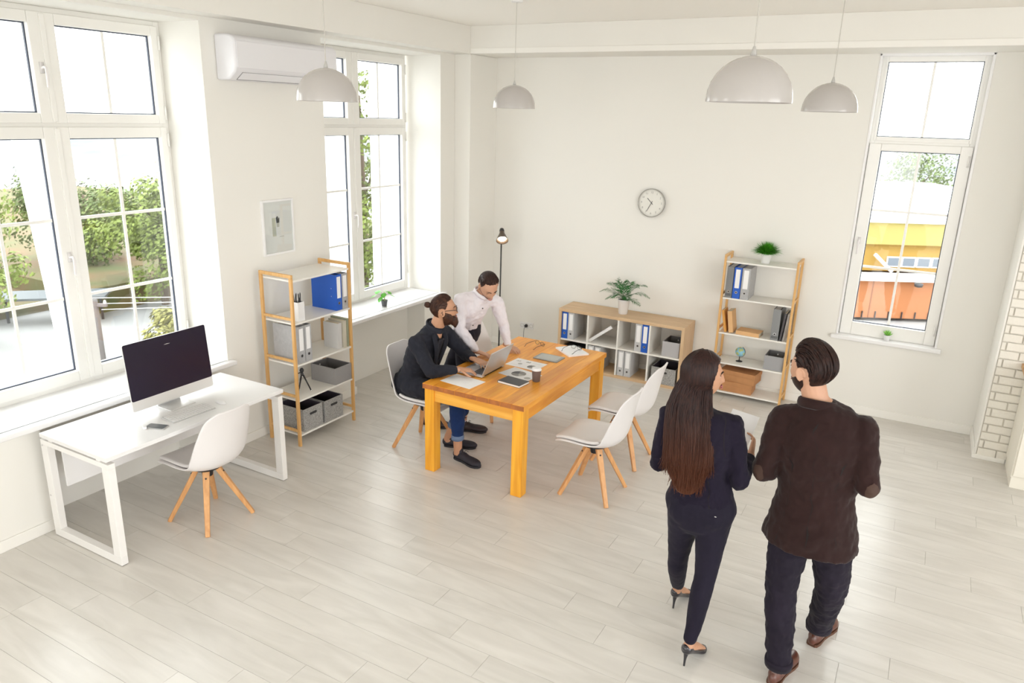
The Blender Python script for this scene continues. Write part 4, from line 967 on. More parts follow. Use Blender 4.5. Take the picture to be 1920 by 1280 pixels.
# pendant lamps
PENM = M('pendant_enamel', (.47, .445, .43), .22, coat=.4)
def pendant(label, x, y, z=2.845, D=.38):
    t = thing('pendant_lamp', label, 'pendant lamp', (x, y, z), 0, 'dome pendant lamps')
    R_ = D / 2; pr = [(R_ * 1.0, 0), (R_, .012)] + [(R_ * cos(radians(a)), .012 + R_ * .98 * sin(radians(a))) for a in (12, 24, 36, 48, 58, 68, 78, 86)] + [(.012, .012 + R_ * .985)]
    inn = [(max(r_ - .003, .008), z_ - .003 if i else z_) for i, (r_, z_) in enumerate(pr)]
    obj('dome', MB().lathe(pr + inn[::-1] + pr[:1], 48, cap=False), PENM, t, smooth=True)
    obj('cord_cap', MB().lathe([(.014, .012 + R_ * .97), (.012, .02 + R_), (.005, .045 + R_)], 14), M('cap_grey', (.5, .49, .47), .4), t, smooth=True)
    obj('cord', MB().lathe([(.0028, R_ + .03), (.0028, H - z - .02)], 6), M('cord_grey', (.52, .50, .46), .6), t)
    obj('canopy', MB().lathe([(.05, H - z - .025), (.05, H - z)], 20), WHITE, t, smooth=True)
    obj('bulb', MB().lathe([(.0, .03), (.03, .05), (.032, .075), (.018, .11), (.016, .17)], 14), M('bulb_off', (.8, .79, .76), .3), t, smooth=True)
pendant('white dome pendant in front of the air conditioner', 1.627, -4.361, 2.825, .355)
pendant('white dome pendant near the back left corner', 1.624, -2.109, 2.834, .355)
pendant('white dome pendant that hangs nearest the camera', 4.081, -4.456, 2.858, .355)
pendant('white dome pendant beside the narrow right window', 4.12, -2.229, 2.859, .355)

# kitchen cabinet at the right
t = thing('base_cabinet', 'cream kitchen cabinet with panelled end at right edge', 'cabinet')
obj('body', MB().box(5.742, 8.4, -1.085, -.585, .10, .88), CABM, t, bevel=.003)
obj('plinth', MB().box(5.752, 8.4, -1.065, -.585, 0, .10), CABM, t)
pn = MB(); rectframe(pn, 5.755, 6.30, .115, .865, 5.83, 6.225, .19, .79, -1.103, -1.085); obj('door', pn, CABM, t, bevel=.004)
obj('door_panel', MB().box(5.85, 6.205, -1.098, -1.085, .21, .77), CABM, t, bevel=.006)
pn = MB(); rectframe(pn, 6.31, 6.85, .115, .865, 6.385, 6.775, .19, .79, -1.103, -1.085); obj('door', pn, CABM, t, bevel=.004)
obj('worktop', MB().box(5.70, 8.4, -1.12, -.585, .88, .92), M('worktop_wood', (.50, .25, .08), .35, var=.2, vscale=10), t, bevel=.006)
# ------------------------------------------------------------------ people
SKIN = M('skin', (.54, .30, .195), .55, var=.06, vscale=14); SKIN2 = M('skin_warm', (.52, .275, .165), .55, var=.06, vscale=14)
def hairmat(name, c1, c2, ztop=None, c3=None):
    m = bpy.data.materials.new(name); m.use_nodes = True; n = m.node_tree.nodes; l = m.node_tree.links; b = n['Principled BSDF']
    t = n.new('ShaderNodeTexCoord'); mp = n.new('ShaderNodeMapping'); mp.inputs['Scale'].default_value = (60, 60, 3) if ztop else (30, 30, 30); l.new(t.outputs['Object'], mp.inputs[0])
    nz = n.new('ShaderNodeTexNoise'); nz.inputs['Scale'].default_value = 2; nz.inputs['Detail'].default_value = 3; l.new(mp.outputs[0], nz.inputs[0])
    r = n.new('ShaderNodeValToRGB'); r.color_ramp.elements[0].position = .3; r.color_ramp.elements[1].position = .7
    r.color_ramp.elements[0].color = (*c1, 1); r.color_ramp.elements[1].color = (*c2, 1); l.new(nz.outputs[0], r.inputs[0]); out = r.outputs[0]
    if ztop:
        sp_ = n.new('ShaderNodeSeparateXYZ'); l.new(t.outputs['Object'], sp_.inputs[0]); mr = n.new('ShaderNodeMapRange')
        mr.inputs['From Min'].default_value = ztop[0]; mr.inputs['From Max'].default_value = ztop[1]; l.new(sp_.outputs['Z'], mr.inputs[0])
        mx = n.new('ShaderNodeMixRGB'); mx.inputs[1].default_value = (*c3, 1); l.new(mr.outputs[0], mx.inputs[0]); l.new(out, mx.inputs[2]); out = mx.outputs[0]
    l.new(out, b.inputs['Base Color']); b.inputs['Roughness'].default_value = .45; b.inputs['Specular IOR Level'].default_value = .25
    return m
def cloth(name, col, rough=.9, var=.1, bump=.25, bscale=18, sheen=.04):
    return M(name, col, rough, var=var, vscale=5, bump=bump, bscale=bscale, sheen=sheen, spec=.2)

def head_pt(a, e, off=0.0, w=1.0, jaw=1.0):
    d = V((sin(a) * cos(e), cos(a) * cos(e), sin(e)))
    p = V((.0745 * w * d.x, (.098 if d.y > 0 else .103) * d.y, .120 * d.z))
    if p.z < 0:
        k = -p.z / .120; p.x *= 1 - .34 * k ** 1.7 * (1 if d.y > -.2 else .6)
        if d.y < 0: p.y *= 1 - .62 * k ** 1.1
        else: p.y = p.y * (1 - .06 * k) + .016 * k * jaw * max(0, d.y) ** .5
    elif p.z > .03 and p.y > 0: p.y *= 1 - .10 * ((p.z - .03) / .09) ** 2
    if d.y > .2:
        x, z = p.x, p.z; f = 1
        if z > .012: nh = .30 * exp(-((z - .012) / .014) ** 2)
        elif z > -.036: nh = .30 + .70 * ((.012 - z) / .048) ** 1.2
        else: nh = exp(-((z + .036) / .0075) ** 2)
        sg = .0085 + .0065 * max(0, min(1, (.012 - z) / .048))
        p.y += .024 * nh * exp(-(x / sg) ** 2)
        for s in (-1, 1): p.y -= .009 * exp(-((x - s * .030) / .014) ** 2 - ((z - .004) / .011) ** 2)
        p.y += .0045 * exp(-((z - .024) / .009) ** 2) * exp(-(x / .045) ** 2)
        p.y += .0055 * exp(-(x / .021) ** 2) * (exp(-((z + .058) / .0052) ** 2) + exp(-((z + .071) / .0058) ** 2))
        p.y += .006 * exp(-(x / .018) ** 2 - ((z + .102) / .013) ** 2)
        for s in (-1, 1): p.y += .004 * exp(-((x - s * .042) / .016) ** 2 - ((z + .022) / .018) ** 2)
    if off:
        p += V((d.x / w, d.y, d.z)).normalized() * off
    return p
def head_mesh(mb, Mx, w=1.0, na=88, ne=60, jaw=1.0):
    vs = []; fs = []
    for i in range(ne + 1):
        e = -pi / 2 + pi * i / ne
        for k in range(na): vs.append(Mx @ head_pt(2 * pi * k / na, e * .999, 0, w, jaw))
    for i in range(ne):
        for k in range(na): fs.append((i * na + k, i * na + (k + 1) % na, (i + 1) * na + (k + 1) % na, (i + 1) * na + k))
    mb.add(vs, fs)
    for s in (-1, 1):   # ears
        E = Mx @ Matrix.Translation((s * .076 * w, -.008, -.012)) @ Matrix.Rotation(s * radians(-24), 4, 'Z') @ Matrix.Rotation(radians(-10), 4, 'X')
        mb.ball((0, 0, 0), (.009, .018, .031), 14, 10, mat=E.to_3x3()); o = len(mb.v) - 14 * 11
        tr = E.to_translation()
        for q in range(o, len(mb.v)): mb.v[q] = tuple(V(mb.v[q]) + tr)
        pts = [E @ V((s * .007, .019 * cos(t_) - .002, .031 * sin(t_))) for t_ in [radians(-70 + 25 * q) for q in range(12)]]
        mb.loft(pts, [(.0058, .0055)] * len(pts), n=8, sub=1)
def cap_mesh(Mx, fn, w=1.0, na=72, ne=48, jaw=1.0):
    """shell over the head where fn(a, e) > 0 gives the thickness"""
    mb = MB(); idx = {}; T = {}
    for i in range(ne + 1):
        e = -pi / 2 + pi * i / ne
        for k in range(na):
            T[i, k] = fn(2 * pi * k / na if k <= na / 2 else 2 * pi * k / na - 2 * pi, e)
    def vid(i, k):
        k %= na
        if (i, k) not in idx:
            e = (-pi / 2 + pi * i / ne) * .999; t_ = T[i, k]
            idx[i, k] = len(mb.v); mb.v.append(tuple(Mx @ head_pt(2 * pi * k / na, e, t_ if t_ > 0 else -.003, w, jaw)))
        return idx[i, k]
    for i in range(ne):
        for k in range(na):
            c = [(i, k), (i, (k + 1) % na), (i + 1, (k + 1) % na), (i + 1, k)]
            if any(T[q] > 0 for q in c): mb.f.append(tuple(vid(*q) for q in c)); mb.mi.append(0)
    return mb
def strand(mb, pts, r0, r1, flat=.6, side=None, n=6):
    L = len(pts); mb.loft(pts, [((r0 + (r1 - r0) * i / (L - 1)), (r0 + (r1 - r0) * i / (L - 1)) * flat) for i in range(L)], n=n, sub=2, round_ends=False)
def sweep(s, ph, off, w=1.0):
    """point on the skull: s lateral -1..1, ph 0 front .. 90 top .. 180 back"""
    c_ = sqrt(max(0, 1 - s * s)); p = radians(ph); d = V((s, c_ * cos(p), c_ * sin(p)))
    return head_pt(atan2(d.x, d.y), asin(max(-1, min(1, d.z))), off, w)

def hand(mb, wrist, f, nrm, th, curl=.5, sc=1.0, spread=1.0, pinch=0):
    """f finger direction, nrm palm normal (points out of the palm), th = +1/-1 side of the thumb along f x nrm"""
    f = V(f).normalized(); nrm = V(nrm); nrm = (nrm - f * nrm.dot(f)).normalized(); s = f.cross(nrm) * th; W_ = V(wrist)
    mb.loft([W_ - f * .03 * sc, W_, W_ + f * .035 * sc, W_ + f * .075 * sc, W_ + f * .095 * sc], [(.027 * sc, .021 * sc), (.028 * sc, .020 * sc), (.038 * sc, .016 * sc), (.042 * sc, .0135 * sc), (.040 * sc, .011 * sc)], side=s, n=14, sub=3)
    kn = ((.031, .060, .0078), (.0105, .072, .0082), (-.0105, .067, .0080), (-.031, .052, .0070))
    for i, (o, L, r) in enumerate(kn):
        L *= sc; r *= sc; p = W_ + f * (.088 - .004 * abs(i - 1)) * sc + s * o * sc; d = (f + s * o * 2.2 * spread).normalized(); pts = [p - d * .015 * sc, p]; c_ = curl * (1 + .12 * i)
        for q, ln in enumerate((.44, .31, .25)):
            a = c_ * (.75 + .45 * q); d = (d * cos(a) + nrm * sin(a)).normalized(); p = p + d * L * ln; pts.append(p)
        mb.loft(pts, [(r * 1.05, r)] + [(r, r)] + [(r * k_, r * k_) for k_ in (.98, .90, .78)], side=s, n=10, sub=3)
    p = W_ + f * .018 * sc + s * .026 * sc; d = (f * .62 + s * .72 + nrm * (.25 + pinch)).normalized()
    p1 = p + d * .040 * sc; d2 = (d + f * .45 + nrm * (.2 + pinch)).normalized(); p2 = p1 + d2 * .033 * sc; d3 = (d2 + f * .3 - s * .3).normalized(); p3 = p2 + d3 * .024 * sc
    mb.loft([p, p1, p2, p3], [(.014 * sc, .012 * sc), (.0105 * sc, .0105 * sc), (.0095 * sc, .009 * sc), (.0075 * sc, .007 * sc)], side=s, n=10, sub=3)

def fuse(name, mb, mat, parent, voxel, smooth_it=3, disp=0, dscale=.12, label=None, fac=.5):
    o = obj(name, mb, mat, parent, smooth=True, label=label)
    r = o.modifiers.new('remesh', 'REMESH'); r.mode = 'VOXEL'; r.voxel_size = voxel; r.use_smooth_shade = True
    if smooth_it:
        s = o.modifiers.new('smooth', 'SMOOTH'); s.iterations = smooth_it; s.factor = fac
    if disp:
        tx = bpy.data.textures.new('folds', 'CLOUDS'); tx.noise_scale = dscale; tx.noise_depth = 2
        d = o.modifiers.new('folds', 'DISPLACE'); d.texture = tx; d.strength = disp; d.mid_level = .5; d.texture_coords = 'LOCAL'
    return o
def headM(c, face, roll=0, sc=1.0):
    y = V(face).normalized(); x = y.cross(V((0, 0, 1))).normalized(); z = x.cross(y)
    R_ = Matrix((x, y, z)).transposed().to_4x4()
    return Matrix.Translation(V(c)) @ R_ @ Matrix.Rotation(roll, 4, 'Y') @ Matrix.Scale(sc, 4)
def face_parts(t, Hm, brow, skinlip=(.50, .20, .16), eyes=True, closed=False, w=1.0):
    for s in (-1, 1):
        c = Hm @ V((s * .030 * w, .0715, .003))
        if not closed:
            e = obj('eye', MB().ball(c, .0115, 16, 12), M('eye_white', (.80, .78, .75), .2), t, smooth=True)
            obj('iris', MB().ball(Hm @ V((s * .030 * w, .0790, .003)), .0052, 10, 8), M('iris_brown', (.05, .025, .012), .15), e, smooth=True)
        lid = MB(); lid.loft([Hm @ V((s * (.030 * w + q), .0845 - abs(q) * .25, (.002 if closed else .0105) - q * q * 22)) for q in (-.014, -.007, 0, .007, .014)], [(.0022, .0018)] * 5, n=8, sub=2); obj('eyelid', lid, brow if closed else M('lid_skin', (.42, .22, .15), .6), t, smooth=True)
        b = MB(); b.loft([Hm @ V((s * q, yy, zz)) for q, yy, zz in ((.012, .0985, .0225), (.024, .0965, .0265), (.036, .0895, .0265), (.048, .080, .0215))], [(.0035, .0025), (.0042, .0028), (.0036, .0025), (.0018, .0018)], n=8, sub=3); obj('eyebrow', b, brow, t, smooth=True)
    b = MB()
    for z, r in ((-.059, .0032), (-.0695, .0042)): b.loft([Hm @ V((q, .1045 - q * q * 26, z + abs(q) * (.08 if z > -.065 else .12))) for q in (-.022, -.012, 0, .012, .022)], [(.0015, .0018), (r, .004), (r, .0045), (r, .004), (.0015, .0018)], n=8, sub=2)
    obj('lips', b, M('lips_%d' % int(skinlip[0] * 100), skinlip, .45), t, smooth=True)

def shoe(t, heel, toe, mat, sole, w=.047, h=.075, lace=True, label=None, solemat=None):
    """low lace-up shoe from heel to toe on the floor"""
    heel = V(heel); toe = V(toe); d = (toe - heel); L = d.length; d.normalize(); s = V((d.y, -d.x, 0)); u = V((0, 0, 1))
    P = lambda a, b, c: heel + d * (a * L) + s * b + u * c
    mb = MB(); st = ((.02, .024, .045), (.12, .035, h * .62), (.30, .036, h * .60), (.45, .038, h * .50), (.62, w * .93, .036), (.80, w, .030), (.93, w * .72, .024), (.985, w * .35, .016))
    mb.loft([P(a, .0, .012 + c * .5 + .006) for a, b, c in st], [(b, max(.012, c * .5 + .012)) for a, b, c in st], side=s, n=18, sub=3)
    mb.loft([P(.10, 0, .05), P(.17, 0, h + .012)], [(.034, .036), (.031, .040)], side=s, n=14, sub=2)
    mb.loft([P(.34, 0, .06), P(.60, 0, .045)], [(.030, .022), (.030, .018)], side=s, n=12, sub=2)
    mb.v = [(x, y, max(z, heel.z + .010)) for x, y, z in mb.v]
    o = fuse('shoe', mb, mat, t, .005, 4, label=label)
    out = []
    for a, b in ((0, .020), (.03, .030), (.15, .036), (.35, .033), (.5, .037), (.65, w * .98), (.8, w * 1.03), (.92, w * .78), (.985, w * .42), (1.0, .008)): out.append((a, b))
    poly = [P(a, b, 0) for a, b in out] + [P(a, -b, 0) for a, b in out[::-1]]
    n = len(poly); vs = poly + [p + u * .017 for p in poly]
    obj('sole', MB().add(vs, [tuple(range(n - 1, -1, -1)), tuple(range(n, 2 * n))] + [(i, (i + 1) % n, n + (i + 1) % n, n + i) for i in range(n)]), sole, o)
    if lace:
        lb = MB()
        for k in range(4):
            a = .40 + k * .065; z = .082 - k * .010; lb.loft([P(a, -.022, z - .010), P(a, 0, z), P(a + .01, .022, z - .010)], [(.0022, .0022)] * 3, n=6, sub=2)
        for sg in (-1, 1): lb.loft([P(.39, 0, .086), P(.36, sg * .02, .094), P(.41, sg * .038, .078)], [(.002, .002)] * 3, n=6, sub=3)
        obj('laces', lb, sole, o, smooth=True)
    return o

def wrap(o, tgt, off):
    m = o.modifiers.new('wrap', 'SHRINKWRAP'); m.target = tgt; m.offset = off; m.wrap_method = 'NEAREST_SURFACEPOINT'; m.wrap_mode = 'ABOVE_SURFACE'
def seam(tgt, pts, mat, r=.0022):
    mb = MB(); mb.loft(pts, [(r, r)] * len(pts), n=6, sub=8, round_ends=False); o = obj('seam', mb, mat, tgt); wrap(o, tgt, .0008)
SEAM = M('seam_dark', (.008, .004, .004), .9)
# ============================================================ woman in black suit
BW = V((4.0, -4.27, 0))
def person(label, base):
    return thing('person', label, 'person', tuple(base))
def rel(base): return lambda x, y, z: V((x, y, z)) - base
NAVY = cloth('navy_black_suit', (.0095, .0065, .0165)); NAVYP = cloth('navy_black_trousers', (.0095, .007, .017), .8)
t = person('woman with long brown hair in black trouser suit, seen from behind', BW); p = rel(BW)
Hm = headM(p(3.972, -4.265, 1.555), (.86, .50, .02), 0, .95)
bm_ = MB()
head_mesh(bm_, Hm, .96)
bm_.loft([p(3.965, -4.28, 1.33), p(3.965, -4.275, 1.41), p(3.972, -4.268, 1.50)], [(.058, .055), (.050, .050), (.050, .055)], n=16)
bm_.loft([p(4.03, -4.27, .86), p(4.015, -4.27, 1.0), p(3.99, -4.275, 1.20), p(3.965, -4.28, 1.36)], [(.15, .09), (.11, .08), (.14, .085), (.07, .06)], n=18)
# arms with hands (bare parts show at cuffs)
WRr = p(4.212, -4.035, 1.085); WRl = p(3.93, -4.02, 1.10)
bm_.loft([p(4.13, -4.24, 1.29), p(4.205, -4.26, 1.03)], [(.035, .035), (.030, .030)], n=10); bm_.loft([p(4.205, -4.26, 1.03), WRr], [(.030, .030), (.022, .020)], n=10)
bm_.loft([p(3.81, -4.29, 1.29), p(3.81, -4.31, 1.03)], [(.035, .035), (.030, .030)], n=10); bm_.loft([p(3.81, -4.31, 1.03), WRl], [(.030, .030), (.022, .020)], n=10)
hand(bm_, WRr, (-.05, .75, .62), (-.9, .1, .1), -1, .42, .92, pinch=.35)
hand(bm_, WRl, (.55, .75, .30), (.1, .1, .95), 1, .40, .92)
legsW = (((3.958, -4.275, .82), (3.925, -4.19, .47), (3.897, -4.025, .13)), ((4.105, -4.25, .82), (4.110, -4.315, .47), (4.100, -4.455, .13)))
for (h_, k_, a_) in legsW:
    bm_.loft([p(*h_), p(*k_), p(*a_)], [(.06, .06), (.042, .042), (.026, .026)], n=12)
feetW = (((3.897, -4.025, .13), (3.888, -4.037, 0), (3.93, -3.83, 0)), ((4.100, -4.455, .13), (4.089, -4.481, 0), (4.145, -4.285, 0)))
for a_, hl, to in feetW:
    hl = V(hl); to = V(to); d = (to - hl).normalized()
    bm_.loft([p(*a_), p(*(hl + d * .02 + V((0, 0, .105)))), p(*(hl + d * .10 + V((0, 0, .075)))), p(*(hl + d * .165 + V((0, 0, .028))))], [(.026, .028), (.028, .028), (.030, .022), (.030, .014)], n=12)
fuse('body', bm_, SKIN2, t, .0048, 2)
face_parts(t, Hm, M('brow_dark', (.03, .015, .01), .8), (.45, .13, .12), w=.96)
jk = MB()
jk.loft([p(4.03, -4.265, .845), p(4.025, -4.265, .92), p(4.010, -4.27, 1.03), p(3.995, -4.275, 1.18), p(3.980, -4.28, 1.29), p(3.968, -4.28, 1.355), p(3.965, -4.28, 1.385)],
        [(.182, .125), (.168, .118), (.142, .100), (.168, .112), (.172, .105), (.125, .082), (.060, .062)], n=30, sub=5)
for sh_, el, wr, in (((3.822, -4.29, 1.315), (3.800, -4.315, 1.045), (3.905, -4.06, 1.095)), ((4.148, -4.245, 1.320), (4.212, -4.262, 1.030), (4.212, -4.075, 1.075))):
    jk.loft([p(*(V(sh_) + V((0, .0, -.0)))), p(*((V(sh_) + V(el)) / 2)), p(*el)], [(.050, .056), (.050, .054), (.046, .048)], n=16)
    jk.loft([p(*el), p(*((V(el) + V(wr)) / 2)), p(*wr)], [(.049, .049), (.044, .044), (.035, .035)], n=16)
jk.loft([p(3.835, -4.29, 1.318), p(3.968, -4.28, 1.335), p(4.135, -4.25, 1.322)], [(.05, .05), (.055, .055), (.05, .05)], side=(0, 1, 0), n=14)
for v_ in (0,):
    jk.v = [(x, y, max(z, .828)) for x, y, z in jk.v]
jo = fuse('jacket', jk, NAVY, t, .0085, 3, .018, .05)
col = MB(); pts = [p(3.966 + .062 * cos(a), -4.278 + .060 * sin(a), 1.395 - .012 * sin(a)) for a in [2 * pi * k / 22 for k in range(23)]]
col.loft(pts, [(.022, .008)] * 23, side=(0, 0, 1), n=8, sub=1, round_ends=False); obj('collar', col, NAVY, jo, smooth=True)
seam(jo, [p(4.10, -4.37, 1.22), p(4.085, -4.38, 1.08), p(4.09, -4.385, .97), p(4.115, -4.39, .85)], SEAM, .0014); seam(jo, [p(4.115, -4.30, 1.37), p(4.125, -4.34, 1.31), p(4.128, -4.34, 1.24), p(4.13, -4.32, 1.17)], SEAM, .002)
obj('seam_tab', MB().box(*[q for q in (4.135 - 4.0, 4.145 - 4.0, -.118, -.114, .862, .866)]), CHROME, jo)
tr = MB()
tr.loft([p(4.03, -4.265, .96), p(4.03, -4.265, .86), p(4.03, -4.268, .79)], [(.150, .105), (.188, .125), (.176, .118)], n=26)
for (h_, k_, a_), sx in zip(legsW, (-1, 1)):
    h_, k_, a_ = V(h_), V(k_), V(a_)
    tr.loft([p(*(h_ + V((0, 0, -.01)))), p(*(h_.lerp(k_, .45))), p(*k_), p(*(k_.lerp(a_, .30) + V((0, -.012, 0)))), p(*(k_.lerp(a_, .7))), p(*(a_ + V((0, 0, .035))))], [(.098, .105), (.080, .084), (.058, .060), (.056, .060), (.044, .046), (.037, .039)], n=20)
tr.ball(p(3.965, -4.325, .82), (.085, .07, .085)); tr.ball(p(4.098, -4.315, .82), (.085, .07, .085))
fuse('trousers', tr, NAVYP, t, .0075, 5, .006, .05)
def pump(t, hl, to, b0):
    hl = V(hl) - b0; to = V(to) - b0; d = (to - hl); L = d.length; d.normalize(); s = V((d.y, -d.x, 0)); u = V((0, 0, 1)); mb = MB()
    P = lambda a, c: hl + d * (a * L) + u * c
    mb.loft([P(-.02, .118), P(.04, .108), P(.25, .080), P(.50, .045), P(.72, .024), P(.90, .018), P(1.0, .014)], [(.022, .020), (.030, .032), (.029, .024), (.033, .016), (.040, .018), (.028, .015), (.010, .008)], side=s, n=18, sub=4)
    mb.v = [(x, y, max(z, .004)) for x, y, z in mb.v]
    o = fuse('high_heel_shoe', mb, M('black_leather', (.018, .016, .022), .25, coat=.3), t, .0045, 3)
    obj('heel', MB().loft([P(.05, .085), P(.02, .045), P(.005, .002)], [(.016, .015), (.0075, .007), (.0055, .0055)], side=s, n=12, sub=4, round_ends=False), MATS['black_leather'], o, smooth=True)
    pts = [P(.75 - .62 * 1 * abs(cos(a)) ** 0 * (1 - cos(a)) / 2, 0) for a in (0,)]
    return o
for a_, hl, to in feetW: pump(t, hl, to, BW)
# long hair
HW = hairmat('brown_hair', (.010, .0045, .005), (.038, .014, .010), (.90, 1.40), (.095, .028, .010))
hb_ = MB()
cap = cap_mesh(Hm, lambda a, e: (.021 if (e > radians(26 + 14 * cos(a)) if abs(a) < .85 else (e > radians(35 - 95 * (abs(a) - .85)) or abs(a) > 1.7)) else -1), .96)
# falling mass: rings from the nape to the ends
bk = V((-.10, -.085, 0))
mass = [((3.950, -4.280, 1.59), (.050, .045)), ((3.938, -4.290, 1.50), (.086, .058)), ((3.935, -4.325, 1.40), (.112, .070)), ((3.955, -4.362, 1.28), (.124, .058)), ((3.968, -4.385, 1.15), (.124, .043)), ((3.975, -4.385, 1.05), (.098, .034)), ((3.975, -4.392, .965), (.050, .020))]
hb_.loft([p(*c) for c, _ in mass], [q for _, q in mass], side=(.97, .22, 0), n=26, sub=5)
hr = obj('hair', cap, HW, t, smooth=True); m_ = hr.modifiers.new('s', 'SUBSURF'); m_.levels = 1; m_.render_levels = 1
fuse('hair_length', hb_, HW, hr, .008, 4)
sb_ = MB(); r9 = random.Random(33)
sd = V((.97, .22, 0)); bkd = V((.22, -.97, 0))
for k in range(330):
    u = r9.uniform(-1, 1); lay = r9.uniform(.6, 1.06); pts = []
    sgn = 1 if r9.random() < .5 else -1
    ang = u * 1.35
    end = r9.uniform(.78, 1.0) * (1 - .22 * abs(u - .05) ** 1.5)
    # start on the crown, flow down the side of the head that faces the same way
    angh = max(-1.5, min(.50, ang)); D_ = sd * sin(angh) + bkd * cos(angh); R3 = Hm.to_3x3().inverted()
    for el_ in (84, 62, 40, 18, -8):
        dl = (R3 @ (D_ * cos(radians(el_)) + V((0, 0, sin(radians(el_)))))).normalized()
        pts.append(Hm @ head_pt(atan2(dl.x, dl.y), asin(max(-1, min(1, dl.z))), .0245, .96))
    # blend to the mass rings on the camera side
    for j, (c, (A, B)) in enumerate(mass[1:]):
        f_ = (j + 1) / (len(mass) - 1)
        if f_ > end: break
        q = V(c) - BW + sd * sin(ang) * A * 1.03 + bkd * cos(ang) * B * (1.05) + V((r9.uniform(-.004, .004), r9.uniform(-.004, .004), r9.uniform(-.01, .01)))
        pts.append(q)
    last = pts[-1]; tail = r9.uniform(.03, .10); pts.append(last + V((r9.uniform(-.02, .02), r9.uniform(-.012, .012), -tail)))
    strand(sb_, pts, r9.uniform(.0035, .0065), .0010, .6, n=5)
for k in range(0):
    s0 = r9.uniform(-.97, .97); a0 = r9.uniform(48, 80) if abs(s0) < .75 else r9.uniform(60, 90); pts = []
    for j in range(6):
        ph_ = a0 + (200 - a0) * j / 5; s_ = s0 * (1 - .10 * j / 5) if s0 < 0 else s0
        pts.append(Hm @ sweep(max(-.97, min(.97, s_)), ph_, .0205, .96))
    q = pts[-1]; u = max(-1, min(1, s0)); side_ = (Hm.to_3x3() @ V((1, 0, 0)))
    c0 = V((3.935, -4.325, 1.40)) - BW; pts.append(c0 + V((side_.x, side_.y, 0)).normalized() * .105 * u * .9 + bkd * .070 * sqrt(max(0, 1 - .8 * u * u)))
    c0 = V((3.955, -4.362, 1.28)) - BW; pts.append(c0 + sd * .118 * (-u if False else u) * .8 + bkd * .056 * sqrt(max(0, 1 - .8 * u * u)))
    strand(sb_, pts, .0050, .0012, .5, n=5)
sb_obj = obj('hair_strands', sb_, HW, hr, smooth=True); sb_obj['kind'] = 'stuff'
# her sheet of paper, held
tp = thing('paper_sheet', 'white sheet of paper held up by the woman', 'paper', (4.118, -3.935, 1.175), radians(4))
s_ = obj('sheet', MB().box(-.075, .075, -.0004, .0004, -.15, .105, Matrix.Rotation(radians(-48), 4, 'X') @ Matrix.Rotation(radians(9), 4, 'Y')), PAPER, tp)

# ============================================================ man in brown blazer
BMn = V((4.6, -4.12, 0)); p = rel(BMn)
t = person('man in dark brown blazer and jeans, walking, seen from behind', BMn)
Hm = headM(p(4.452, -4.12, 1.638), (-.84, .54, -.08), 0, 1.02)
bm_ = MB(); head_mesh(bm_, Hm, 1.02)
bm_.loft([p(4.52, -4.13, 1.40), p(4.495, -4.13, 1.49), p(4.47, -4.125, 1.57)], [(.072, .070), (.062, .064), (.060, .066)], n=16)
bm_.loft([p(4.57, -4.12, .95), p(4.57, -4.12, 1.15), p(4.545, -4.125, 1.30), p(4.52, -4.13, 1.45)], [(.14, .09), (.14, .09), (.16, .09), (.08, .07)], n=18)
WRl = p(4.40, -3.93, 1.115); WRr = p(4.70, -3.92, 1.155)
for a_, b_2, c_ in ((p(4.36, -4.14, 1.35), p(4.315, -4.19, 1.08), WRl), (p(4.715, -4.12, 1.37), p(4.785, -4.17, 1.125), WRr)):
    bm_.loft([a_, b_2], [(.045, .045), (.036, .036)], n=10); bm_.loft([b_2, c_], [(.036, .036), (.027, .024)], n=10)
hand(bm_, WRl, (.45, .85, .15), (.2, -.1, .95), 1, .45, 1.02); hand(bm_, WRr, (-.45, .85, .12), (-.2, -.1, .95), -1, .45, 1.02)
legsM = (((4.475, -4.13, .86), (4.478, -4.205, .47), (4.533, -4.325, .11)), ((4.665, -4.12, .86), (4.705, -4.07, .47), (4.672, -3.905, .11)))
for h_, k_, a_ in legsM:
    bm_.loft([p(*h_), p(*k_), p(*a_), p(*(V(a_) + V((0, .01, -.05))))], [(.07, .07), (.05, .05), (.035, .035), (.035, .035)], n=12)
fuse('body', bm_, SKIN, t, .0048, 2)
BR = M('brow_brown', (.035, .018, .012), .8); face_parts(t, Hm, BR, (.48, .22, .18), w=1.02)
BRJ = cloth('dark_brown_corduroy', (.021, .0078, .0070), .85, .12, .2, 30, .1); PATCH = M('elbow_patch', (.055, .026, .017), .8, bump=.2, bscale=60)
jk = MB()
jk.loft([p(4.568, -4.118, .715), p(4.568, -4.118, .80), p(4.565, -4.12, .92), p(4.562, -4.12, 1.03), p(4.555, -4.122, 1.18), p(4.545, -4.125, 1.31), p(4.53, -4.128, 1.40), p(4.515, -4.13, 1.455), p(4.508, -4.13, 1.49)],
        [(.232, .178), (.224, .172), (.200, .150), (.184, .134), (.205, .138), (.215, .130), (.185, .105), (.115, .085), (.072, .072)], n=34, sub=5, round_ends=False)
slv = []
for sh_, el, wr in (((4.357, -4.14, 1.375), (4.312, -4.195, 1.085), (4.385, -3.96, 1.11)), ((4.728, -4.12, 1.395), (4.785, -4.178, 1.130), (4.715, -3.95, 1.15))):
    jk.loft([p(*sh_), p(*((V(sh_) + V(el)) / 2)), p(*el)], [(.064, .068), (.062, .066), (.056, .058)], n=18)
    jk.loft([p(*el), p(*((V(el) + V(wr)) / 2)), p(*wr)], [(.058, .058), (.052, .052), (.042, .042)], n=18)
jk.loft([p(4.37, -4.14, 1.382), p(4.52, -4.13, 1.415), p(4.715, -4.12, 1.402)], [(.052, .052), (.066, .066), (.052, .052)], side=(0, 1, 0), n=14)
jo = fuse('blazer', jk, BRJ, t, .009, 3, .026, .07)
